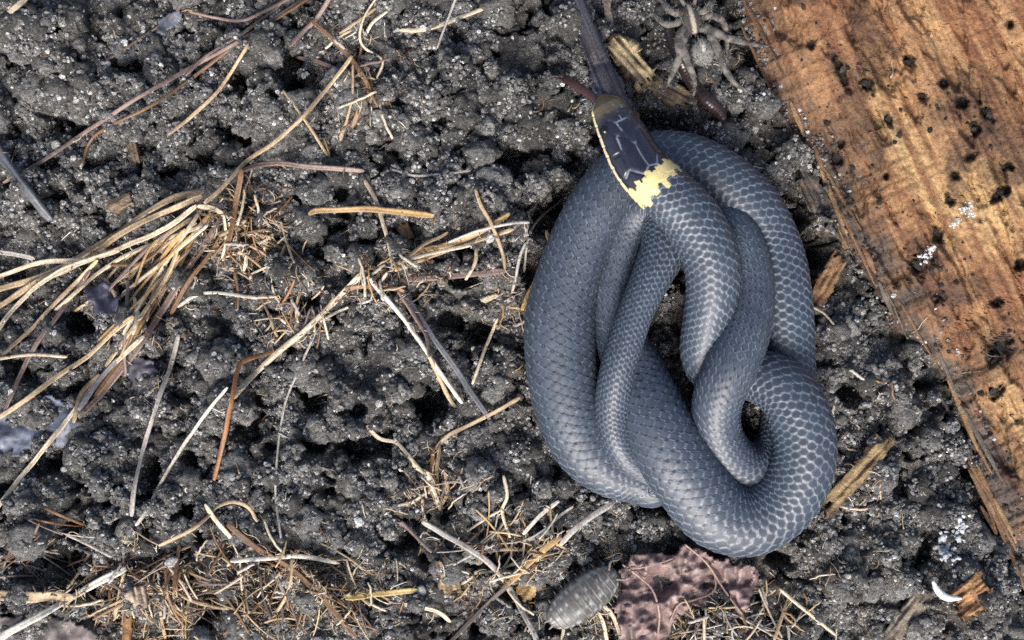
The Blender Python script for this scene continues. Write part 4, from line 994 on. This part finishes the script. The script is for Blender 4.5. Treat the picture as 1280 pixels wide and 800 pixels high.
# blue grey scrap of leaf half buried under the tuft, dark scraps
def flatz(h, am): return lambda x, y, b: np.clip(b, -25, 12) * .5 + h + (fbm(x / 22, y / 22, 3, 145) - .5) * am
def colz(a, b_, sc=18): return lambda x, y, z: np.array(a) * (1 - fbm(x / sc, y / sc, 4, 146)[:, None]) + np.array(b_) * fbm(x / sc, y / sc, 4, 146)[:, None]
put_sheet('leaf_scrap', sheet([(-10, 522), (22, 506), (62, 492), (94, 506), (104, 548), (88, 566), (60, 556), (32, 572), (-10, 566)], 2.6, flatz(8, 22), colz((0.05, 0.06, 0.085), (0.22, 0.25, 0.32)), 'leaf_scrap', F=SOILTOP), M_leaf, label='blue grey scrap of moist leaf under the tuft blades', cat='leaf scrap')
put_sheet('leaf_scrap', sheet([(102, 360), (130, 350), (150, 368), (146, 394), (118, 396)], 2.4, flatz(8, 24), colz((0.018, 0.02, 0.035), (0.09, 0.09, 0.13), 9), 'leaf_scrap', F=SOILTOP), M_leaf, label='small dark navy leaf scrap wedged in the tuft', cat='leaf scrap')
put_sheet('leaf_scrap', sheet([(160, 440), (190, 448), (204, 480), (196, 520), (176, 500), (158, 470)], 2.4, flatz(6, 20), colz((0.03, 0.03, 0.045), (0.11, 0.105, 0.13), 9), 'leaf_scrap', F=SOILTOP), M_leaf, label='dark purplish leaf scrap beside the stiff grey straw', cat='leaf scrap')
put_sheet('leaf_scrap', sheet([(-10, 772), (40, 764), (92, 776), (126, 792), (110, 830), (-10, 830)], 2.6, flatz(8, 22), colz((0.06, 0.05, 0.052), (0.20, 0.17, 0.165)), 'leaf_scrap', F=SOILTOP), M_leaf, label='grey mauve leaf layer below the chalky straw', cat='leaf scrap')
put_sheet('leaf_scrap', sheet([(200, 20), (224, 10), (228, 26), (206, 44), (194, 40)], 2.2, flatz(6, 14), colz((0.05, 0.055, 0.07), (0.16, 0.175, 0.21), 9), 'leaf_scrap', F=SOILTOP), M_leaf, label='tiny blue grey leaf scrap under the thin brown rootlet', cat='leaf scrap')
# dark bark strip behind the head
def bz(x, y, b):
    u = (x - 712 - (y) * .42)
    return np.clip(b, -20, 20) * .25 + 20 + 9 * np.abs(np.mod(u / 8.0, 1) - .5) + 10 * np.sin(np.clip(u / 34, 0, 1) * np.pi) - y * .02
def bc(x, y, z):
    u = (x - 712 - y * .42); k = vnoise(u / 2.6, y / 60, 151)[:, None]
    c = np.array([0.010, 0.011, 0.018]) * (1 - k) + np.array([0.055, 0.058, 0.080]) * k
    e = sstep(.6, .75, vnoise(u / 5, y / 30 + 9, 152))[:, None] * .25
    return c * (1 - e) + np.array([0.07, 0.038, 0.032]) * e
put_sheet('bark_strip', sheet([(700, -20), (726, -20), (736, 8), (752, 44), (770, 84), (792, 128), (800, 156), (770, 160), (744, 122), (736, 90), (726, 60), (716, 30)], 2.0, bz, bc, 'bark_strip', 3), M_leaf, label='blue black ridged bark strip tapering away behind the snake head', cat='bark')

# ------------------------------------------------------------------ wood chips
def chip(name, label, a, b_, w, h, c1, c2, tilt=0.0, lift=0.0, nfib=7, cat='wood chip'):
    """a split slab of fibrous wood with ragged ends"""
    a = np.array(a, float); b_ = np.array(b_, float); d = b_ - a; L_ = np.hypot(*d); d /= L_; nn_ = np.array([-d[1], d[0]]); sd_ = int(a[0] * 7 + a[1]) % 997
    k = max(5, int(w / 2.5)); o_ = np.linspace(-.5, .5, k)
    e0 = (rj.random(k) - .4) * L_ * .22 + 0; e1 = (rj.random(k) - .4) * L_ * .22
    sd1 = a[None] + d[None] * e0[:, None] + nn_[None] * (o_ * w)[:, None]; sd2 = b_[None] - d[None] * e1[:, None] + nn_[None] * (o_ * w)[:, None]
    poly = np.vstack([sd1, sd2[::-1]])
    x0, y0 = poly.min(0) - 2; x1, y1 = poly.max(0) + 2
    step = 1.5
    ng, npp = int(L_ * 1.3 / step), int(w * 1.25 / step)
    G_, Q_ = np.meshgrid(np.linspace(-.15 * L_, 1.15 * L_, ng), np.linspace(-.62 * w, .62 * w, npp), indexing='ij')
    X = a[0] + d[0] * G_ + nn_[0] * Q_; Y = a[1] + d[1] * G_ + nn_[1] * Q_
    ins = inpoly(X + (fbm(G_ / 14, Q_ / 5, 2, sd_) - .5) * 4, Y + (fbm(G_ / 14 + 9, Q_ / 5, 2, sd_) - .5) * 4, poly)
    q = ringquads(ng, npp, False); q = q[ins.ravel()[q].all(1)]; us = np.unique(q); mp = np.full(X.size, -1); mp[us] = np.arange(len(us)); q = mp[q]
    g_, p_ = G_.ravel()[us], Q_.ravel()[us]; x, y = X.ravel()[us], Y.ravel()[us]
    zb = np.mean([float(hlook(np.array([q_[0] - 640.]), np.array([400. - q_[1]]), SOILTOP)[0]) for q_ in (a, (a + b_) / 2, b_)]) + lift
    z = zb + h * .45 * np.sqrt(np.clip(1 - (p_ / w * 1.7) ** 2, 0, 1)) + tilt * (g_ / L_ - .5) + (vnoise(g_ / 40, p_ / 3.2, sd_) - .5) * h * .55 + (fbm(g_ / 16, p_ / 7, 3, sd_ + 1) - .5) * h * .5
    kk = (vnoise(g_ / 45, p_ / 2.2, sd_ + 2) * .55 + fbm(x / 11, y / 11, 3, sd_ + 3) * .6)[:, None]; kk = sstep(.3, .85, kk)
    c = np.array(c1) * (1 - kk) + np.array(c2) * kk
    en = (sstep(.16, .0, np.minimum(g_, L_ - g_) / L_ + (fbm(x / 6, y / 6, 2, sd_ + 4) - .5) * .2) * .7)[:, None]
    c = c * (1 - en) + np.array(c1) * .6 * en
    o = put_sheet(name, (mesh(name, P(x, y, z), q, c), h * .8), M_chip, label=label, cat=cat)
    add_top(P(np.linspace(a[0], b_[0], 12), np.linspace(a[1], b_[1], 12), zb + h * .5), w * .4)
    return o
chip('wood_chip', 'split pale wood stub with blackened end beside the snake head', (762, 46), (812, 104), 27, 16, (0.05, 0.035, 0.024), (0.60, 0.48, 0.28), lift=10)
chip('wood_chip', 'crumbling dark wood fragment continuing from the split pale stub', (806, 96), (866, 128), 24, 10, (0.05, 0.04, 0.032), (0.22, 0.17, 0.11), lift=2)
chip('wood_chip', 'thin grey wood stick ending at the split pale stub', (757, -16), (762, 40), 13, 9, (0.09, 0.08, 0.065), (0.30, 0.26, 0.20), lift=4, nfib=4)
chip('wood_chip', 'tan wood chip jutting out from under the big loop', (1030, 640), (1108, 550), 25, 14, (0.12, 0.08, 0.045), (0.36, 0.26, 0.14), lift=8, nfib=6)
chip('wood_chip', 'pale knobbly wood cube in the litter below the chalky straw', (172, 732), (178, 760), 20, 14, (0.22, 0.16, 0.12), (0.55, 0.44, 0.34), lift=8, nfib=3)
chip('wood_chip', 'reddish wood peg under the pale knobbly cube', (160, 766), (158, 806), 15, 12, (0.16, 0.08, 0.04), (0.36, 0.20, 0.09), lift=4, nfib=3)
chip('wood_chip', 'orange brown wood fragment by the white fungus curl', (1196, 760), (1236, 728), 40, 16, (0.13, 0.07, 0.035), (0.38, 0.21, 0.10), lift=6, nfib=7)
chip('wood_chip', 'grey brown wood strip leading to the white fungus curl', (1110, 802), (1168, 726), 26, 12, (0.10, 0.085, 0.07), (0.30, 0.26, 0.20), lift=4, nfib=5)
chip('wood_chip', 'dark rotten wood shard leaning on the log edge above the big coil', (1004, 214), (1046, 300), 26, 14, (0.035, 0.03, 0.028), (0.13, 0.105, 0.085), lift=4, nfib=5)
chip('wood_chip', 'rust brown wood shard between the coil and the log', (1016, 384), (1052, 318), 24, 14, (0.10, 0.055, 0.03), (0.26, 0.15, 0.08), lift=2, nfib=5)
chip('wood_chip', 'small dark bark crumb standing among clods by the longest stem', (163, 170), (172, 206), 12, 10, (0.05, 0.04, 0.03), (0.20, 0.15, 0.11), lift=4, nfib=3)
chip('wood_chip', 'brown husk fragment above the tuft blades', (134, 262), (166, 246), 18, 10, (0.10, 0.07, 0.05), (0.26, 0.19, 0.13), lift=6, nfib=4)
chip('chaff_flake', 'cream rectangular chaff flake on grey soil near the snake', (601, 378), (624, 366), 9, 3, (0.45, 0.38, 0.27), (0.66, 0.58, 0.44), lift=6, nfib=3, cat='chaff')
chip('chaff_flake', 'amber papery husk among the litter by the golden split stem', (652, 748), (676, 708), 26, 8, (0.20, 0.12, 0.05), (0.52, 0.38, 0.18), lift=2, nfib=7, cat='chaff')
chip('chaff_flake', 'round tan husk in the litter by the bleached curving straw', (556, 700), (566, 744), 24, 10, (0.14, 0.09, 0.05), (0.44, 0.34, 0.20), lift=2, nfib=6, cat='chaff')
chip('chaff_flake', 'light brown husk behind the amber stem', (500, 276), (512, 302), 18, 6, (0.12, 0.07, 0.035), (0.34, 0.22, 0.12), lift=2, nfib=5, cat='chaff')

# ------------------------------------------------------------------ fungus
def fungus(label, spots, name='fungus_patch'):
    vs = []
    many = []
    for (x, y, r, ow) in spots:
        for k in range(16): many.append((x + rj.normal(0, .55) * r, y + rj.normal(0, .55) * r, r * rj.uniform(.12, .42), ow))
    for (x, y, r, on_wood) in many:
        v, f = lump(2, int(x * 7) % 97, .7, .4, .4)
        c = wood_point(x, y, 0) if on_wood else P(x, y, float(hlook(np.array([x - 640.]), np.array([400. - y]), TOP)[0]))
        k = fbm(v[:, 0] * 3 + 9, v[:, 1] * 3, 3, 171)[:, None]
        vs.append((v * r + c, f, np.array([0.30, 0.32, 0.33]) * (1 - k) + np.array([0.70, 0.75, 0.76]) * k))
    v, f, c = join(vs)
    return obj(name, mesh(name, v, f, c), M_fungus, label=label, cat='fungus')
fungus('chalky blue white fungus crust between the log and wood strip', [(1194, 656, 10, 0), (1188, 672, 11, 0), (1202, 664, 9, 0), (1184, 690, 9, 0), (1192, 698, 8, 0), (1180, 680, 8, 0), (1200, 648, 6, 0)])
fungus('small white mould spot on the log beside a dark stain', [(1158, 318, 6, 1), (1163, 312, 5, 1), (1152, 324, 5, 1), (1192, 282, 4, 1), (1197, 275, 4, 1)])
fungus('greyish mould smear in a dark hollow of the log', [(1208, 258, 6, 1), (1214, 266, 5, 1), (1203, 264, 4, 1)])
fc = spline([(1166, 726), (1172, 738), (1184, 747), (1202, 748)], 2.0); zf_ = hlook(fc[:, 0] - 640, 400 - fc[:, 1], TOP).max() + 3
n_ = len(fc); v, f = tube(P(fc[:, 0], fc[:, 1], zf_), 4.6 * np.sin(np.linspace(.4, 2.8, n_)), 3.2 * np.sin(np.linspace(.4, 2.8, n_)), 10)
obj('fungus_curl', mesh('fungus_curl', v, f, np.broadcast_to([0.74, 0.75, 0.72], v.shape)), M_fungus, label='white crescent of fungus on the orange brown fragment', cat='fungus')

# ------------------------------------------------------------------ earthworm
ew = spline([(836, 30), (840, 48), (849, 70), (864, 100), (881, 122), (897, 138), (905, 150)], 0.9)
n_ = len(ew); s1 = np.arange(n_) * .9; z = 15 + smooth(np.clip(hlook(ew[:, 0] - 640, 400 - ew[:, 1], SOILTOP), -20, 12), 61)
a = np.interp(s1 / s1[-1], [0, .1, .5, .8, .93, 1], [5.5, 7, 8.2, 8.6, 7.2, 4.2]) * (1.08 + .03 * np.sin(s1 * 2 * np.pi / 3.6))
v, f = tube(P(ew[:, 0], ew[:, 1], z), a, a * .92, 18)
k = np.repeat(np.r_[0, s1, s1[-1]] / s1[-1], 18)[:, None]; rg = (.95 + .10 * (np.sin(np.repeat(np.r_[0, s1, s1[-1]], 18) * 2 * np.pi / 3.6) > 0))[:, None]
obj('earthworm', mesh('earthworm', v, f, (np.array([0.022, 0.017, 0.017]) * (1 - k) + np.array([0.034, 0.019, 0.020]) * k) * rg), M_worm, label='dark purple ringed earthworm passing beneath the spider', cat='earthworm')

# ------------------------------------------------------------------ wolf spider
SZ = 36.0
spider = empty('spider', P(868, 40, 10), 'mottled grey wolf spider with pale back stripe standing over the earthworm', 'spider')
def body(name, cx, cy, z, rx, ry, rz, ang, cf, sub=4, shape=None):
    v, f = ico(sub); u = v.copy()
    if shape is not None: v = shape(v)
    c = cf(u)
    an = math.radians(ang); q_ = v * np.array([rx, ry, rz])
    w = np.stack([q_[:, 0] * math.cos(an) - q_[:, 1] * math.sin(an), q_[:, 0] * math.sin(an) + q_[:, 1] * math.cos(an), q_[:, 2]], 1) + P(cx, cy, z)
    return part(name, mesh(name, w, f, c), M_fuzz, spider)
def cara(u):
    c = np.array([0.05, 0.046, 0.040]) * (.7 + .7 * fbm(u[:, 0] * 5 + 9, u[:, 1] * 5, 3, 181))[:, None]
    k = (sstep(.26, .14, np.abs(u[:, 0])) * (u[:, 2] > 0))[:, None]; return c * (1 - k) + np.array([0.34, 0.31, 0.25]) * k
def abdo(u):
    c = np.array([0.19, 0.188, 0.18]) * (.6 + .8 * fbm(u[:, 0] * 4 + 3, u[:, 1] * 4, 3, 182))[:, None]
    k = (sstep(.20, .10, np.abs(u[:, 0] + .08 * u[:, 1])) * sstep(-.2, .0, u[:, 1]) * (u[:, 2] > 0))[:, None]; c = c * (1 - k) + np.array([0.52, 0.49, 0.40]) * k
    e = (sstep(.5, .9, u[:, 1]) * sstep(.12, .3, np.abs(u[:, 0])))[:, None]; return c * (1 - e) + np.array([0.03, 0.028, 0.026]) * e
body('cephalothorax', 864, 24, SZ + 2, 13, 19, 9, 14, cara, shape=lambda v: v * np.stack([1 - .22 * np.clip(v[:, 1], 0, 1), np.ones(len(v)), np.ones(len(v))], 1))
body('abdomen', 878, 65, SZ + 3, 14.5, 17, 12, 10, abdo, shape=lambda v: v * np.stack([1 - .12 * np.clip(v[:, 1], 0, 1), np.ones(len(v)), np.ones(len(v))], 1))
LEGS = [[(856, 14), (842, 16), (830, 4), (820, -14)], [(855, 22), (842, 30), (828, 28), (817, 17), (808, 22)], [(857, 32), (848, 48), (849, 70), (836, 102), (830, 112)], [(860, 36), (853, 56), (860, 78), (868, 100), (867, 120)],
        [(872, 12), (880, 14), (891, 0), (900, -18)], [(875, 22), (892, 20), (904, 28), (908, 50), (910, 74)], [(875, 30), (889, 37), (906, 46), (936, 54), (960, 58)], [(872, 36), (886, 40), (900, 70), (905, 84), (919, 104), (940, 118)]]
for i, L_ in enumerate(LEGS):
    L_ = np.array(L_, float); n_ = len(L_)
    zs = np.interp(np.linspace(0, 1, n_), [0, .25, .5, .75, 1], [SZ, SZ + 10, SZ + 12, SZ - 2, SZ - 14]); zs[-1] = SZ - 16
    q_ = spline(np.column_stack([L_, zs]), 1.6); m_ = len(q_); t_ = np.linspace(0, 1, m_)
    joint = np.min([np.abs(np.hypot(q_[:, 0] - a_[0], q_[:, 1] - a_[1])) for a_ in L_[1:-1]], 0)
    wd = np.interp(t_, [0, .2, .55, .8, 1], [4.2, 5.8, 4.8, 3.2, 1.1]) * (1 - .22 * np.exp(-(joint / 3.5) ** 2))
    if i in (0, 1, 4, 5): wd *= .9
    v, f = tube(P(q_[:, 0], q_[:, 1], q_[:, 2]), wd, wd * .85, 10)
    tt_ = np.repeat(np.r_[0, t_, 1], 10); kk = sstep(.3, .7, fbm(tt_ * 22 + i * 5, np.tile(np.arange(10), m_ + 2) * .5, 3, 183))[:, None]
    part('leg', mesh('leg', v, f, np.array([0.060, 0.056, 0.050]) * (1 - kk) + np.array([0.17, 0.16, 0.145]) * kk), M_fuzz, spider)
for sx in (-1, 1):
    q_ = spline(np.array([(862 + sx * 5, 8, SZ), (860 + sx * 9, -2, SZ + 4), (858 + sx * 8, -12, SZ - 4)], float), 1.6); wd = np.linspace(3, 2, len(q_))
    v, f = tube(P(q_[:, 0], q_[:, 1], q_[:, 2]), wd, wd, 8); part('pedipalp', mesh('pedipalp', v, f, np.broadcast_to([0.13, 0.12, 0.11], v.shape)), M_fuzz, spider)

hairs = []
for i in range(520):
    hv = rj.normal(0, 1, 3); hv /= np.linalg.norm(hv); hv[2] = abs(hv[2])
    if i < 170: c_ = P(878, 65, SZ + 3) + hv * np.array([14, 16.5, 11.5]); L_ = rj.uniform(2, 4.5)
    elif i < 250: c_ = P(864, 24, SZ + 2) + hv * np.array([12, 18, 8.5]); L_ = rj.uniform(2, 4)
    else:
        lg = np.array(LEGS[rj.integers(8)], float); k_ = rj.integers(len(lg) - 1); f_ = rj.random(); c2 = lg[k_] * (1 - f_) + lg[k_ + 1] * f_
        dd = (k_ + f_) / (len(lg) - 1); c_ = P(c2[0], c2[1], np.interp(dd, [0, .25, .5, .75, 1], [SZ, SZ + 10, SZ + 12, SZ - 2, SZ - 14])) + hv * (4 - 2.6 * dd); L_ = rj.uniform(3, 6)
    d_ = hv + rj.normal(0, .4, 3); v, f = tube(np.stack([c_, c_ + d_ * L_ * .5, c_ + d_ * L_]), np.array([.45, .35, .15]), np.array([.45, .35, .15]), 3)
    hairs.append((v, f, np.array([0.17, 0.16, 0.145]) * rj.uniform(.3, 1.6)))
v, f, c = join(hairs)
hr = part('hair', mesh('hair', v, f, c), M_fuzz, spider); hr['kind'] = 'stuff'

# ------------------------------------------------------------------ woodlouse
la, lb = np.array([688., 779.]), np.array([767., 717.]); ld = (lb - la) / np.hypot(*(lb - la)); LL_ = np.hypot(*(lb - la))
zl = float(np.clip(hlook(np.array([728. - 640]), np.array([400. - 748]), TOP)[0], 0, 30)) + 14
louse = empty('woodlouse', P(728, 748, zl - 8), 'grey mottled woodlouse with overlapping back plates beside the purple dead leaf', 'woodlouse')
NS = 12
for i in range(NS):
    t0, t1 = i / NS, (i + 1) / NS + .035
    t_ = np.linspace(t0, t1, 9)
    W = 25.5 * np.sqrt(np.clip(1 - ((t_ - .52) / .53) ** 2, .02, 1)) ** .85
    lip = np.interp(np.linspace(0, 1, 9), [0, .12, .5, 1], [1.035, 1.03, .985, .93])
    xy = la[None] + ld[None] * (t_ * LL_)[:, None]
    bow = -(t_ - .5) ** 2 * 14
    v, f = tube(P(xy[:, 0], xy[:, 1], zl + bow), W * lip, W * .52 * lip, 36)
    th = np.tile(np.linspace(0, 2 * np.pi, 36, endpoint=False), 11); cs_, sn_ = np.cos(th), np.sin(th); al = np.repeat(np.r_[0, np.linspace(0, 1, 9), 1], 36)
    c = np.array([0.085, 0.080, 0.076]) * (.6 + .8 * fbm(cs_ * 5 + i * 3, al * 2 + i * 7, 3, 191))[:, None]
    for (cc_, w_, amp) in ((0.0, .07, .55), (.34, .13, .75), (-.34, .13, .75), (.82, .10, .7), (-.82, .10, .7)):
        k = (1.3 * amp * np.exp(-((cs_ - cc_) / w_) ** 2) * (sn_ > -.2) * sstep(.05, .3, al) * sstep(.35, .75, fbm(cs_ * 6 + i * 5.7, al * 2.5 + i * 3.1, 3, 192)) * 1.1)[:, None]; k = np.clip(k, 0, 1)
        c = c * (1 - k) + np.array([0.40, 0.42, 0.42]) * k
    v[:, 2] = np.where(v[:, 2] < zl + np.repeat(np.r_[bow[0], bow, bow[-1]], 36) - 4, zl + np.repeat(np.r_[bow[0], bow, bow[-1]], 36) - 4, v[:, 2])
    part('back_plate', mesh('back_plate', v, f, c), M_bug, louse)
for sx in (-1, 1):
    nrm_ = np.array([-ld[1], ld[0]]) * sx
    q_ = [lb + nrm_ * 7 - ld * 2, lb + nrm_ * 14 + ld * 7, lb + nrm_ * 10 + ld * 16, lb + nrm_ * 14 + ld * 24]
    q_ = spline(np.column_stack([np.array(q_), [zl + 2, zl + 3, zl, zl - 4]]), 1.6); wd = np.linspace(1.9, .7, len(q_))
    v, f = tube(P(q_[:, 0], q_[:, 1], q_[:, 2]), wd, wd, 8); part('antenna', mesh('antenna', v, f, np.broadcast_to([0.13, 0.11, 0.10], v.shape)), M_bug, louse)
    q_ = spline(np.column_stack([np.array([la + nrm_ * 4 + ld * 2, la + nrm_ * 5 - ld * 6]), [zl, zl - 3]]), 1.6); wd = np.linspace(2.2, .8, len(q_))
    v, f = tube(P(q_[:, 0], q_[:, 1], q_[:, 2]), wd, wd * .7, 8); part('tail_prong', mesh('tail_prong', v, f, np.broadcast_to([0.17, 0.16, 0.15], v.shape)), M_bug, louse)
    for j in range(7):
        t_ = .16 + j * .115; W = 25.5 * math.sqrt(max(.1, 1 - ((t_ - .52) / .53) ** 2)); c_ = la + ld * t_ * LL_
        q_ = spline(np.column_stack([np.array([c_ + nrm_ * W * .7, c_ + nrm_ * (W + 4), c_ + nrm_ * (W + 7)]), [zl - 3, zl - 2, zl - 9]]), 1.8); wd = np.linspace(1.3, .6, len(q_))
        v, f = tube(P(q_[:, 0], q_[:, 1], q_[:, 2]), wd, wd, 6); part('leg', mesh('leg', v, f, np.broadcast_to([0.20, 0.18, 0.16], v.shape)), M_bug, louse)

# ------------------------------------------------------------------ pebbles and single clods that stand out
pbm = []
for k in range(5):
    v, f = lump(3, 60 + k, .3, .75, .06); me = mesh('pebble', v, f); me.materials.append(M_quartz); pbm.append(me)
PB = [(70, 181, 6, 'on dark clods under the longest stem'), (92, 197, 4, 'on dark clods under the longest stem'), (78, 95, 4, 'on the sandy clods by the rootlet'), (113, 115, 4, 'on the sandy clods by the rootlet'), (155, 53, 5, 'beside the thin brown rootlet'), (135, 80, 4, 'beside the thin brown rootlet'), (292, 437, 6, 'beside the bent rust stem'),
      (613, 297, 7, 'near the small golden tuft'), (627, 705, 9, 'by the long bleached curving straw'), (527, 738, 7, 'by the green streaked stem'), (944, 161, 6, 'between the coil and the log'), (940, 181, 6, 'between the coil and the log'), (926, 112, 4, 'beside the spider leg'), (1117, 369, 4, 'at the log edge'), (1075, 340, 4, 'at the log edge'), (312, 748, 7, 'in the fibrous litter'), (215, 702, 9, 'beside the looping tan root'),
      (733, 25, 5, 'beside the bark strip'), (645, 575, 5, 'by the stubby tuft'), (450, 652, 6, 'in the pit by the husks'), (474, 504, 5, 'by the crossed straws'), (548, 18, 5, 'by the pale straw with the tan end'), (70, 417, 5, 'under the tuft blades'), (14, 490, 4, 'under the tuft blades'), (560, 628, 4, 'at the stubby tuft'), (470, 104, 4, 'at the root knot')]
for i, (x, y, r, wh) in enumerate(PB):
    o = obj('pebble', pbm[i % 5], label='white quartz pebble ' + wh, cat='pebble', group='white pebbles on the soil')
    o.location = Vector(P(x, y, float(hlook(np.array([x - 640.]), np.array([400. - y]), TOP)[0]) + r * .3) * S); o.scale = (r, r * rj.uniform(.7, 1), r * .8); o.rotation_euler = (0, 0, rj.uniform(0, 6.28))
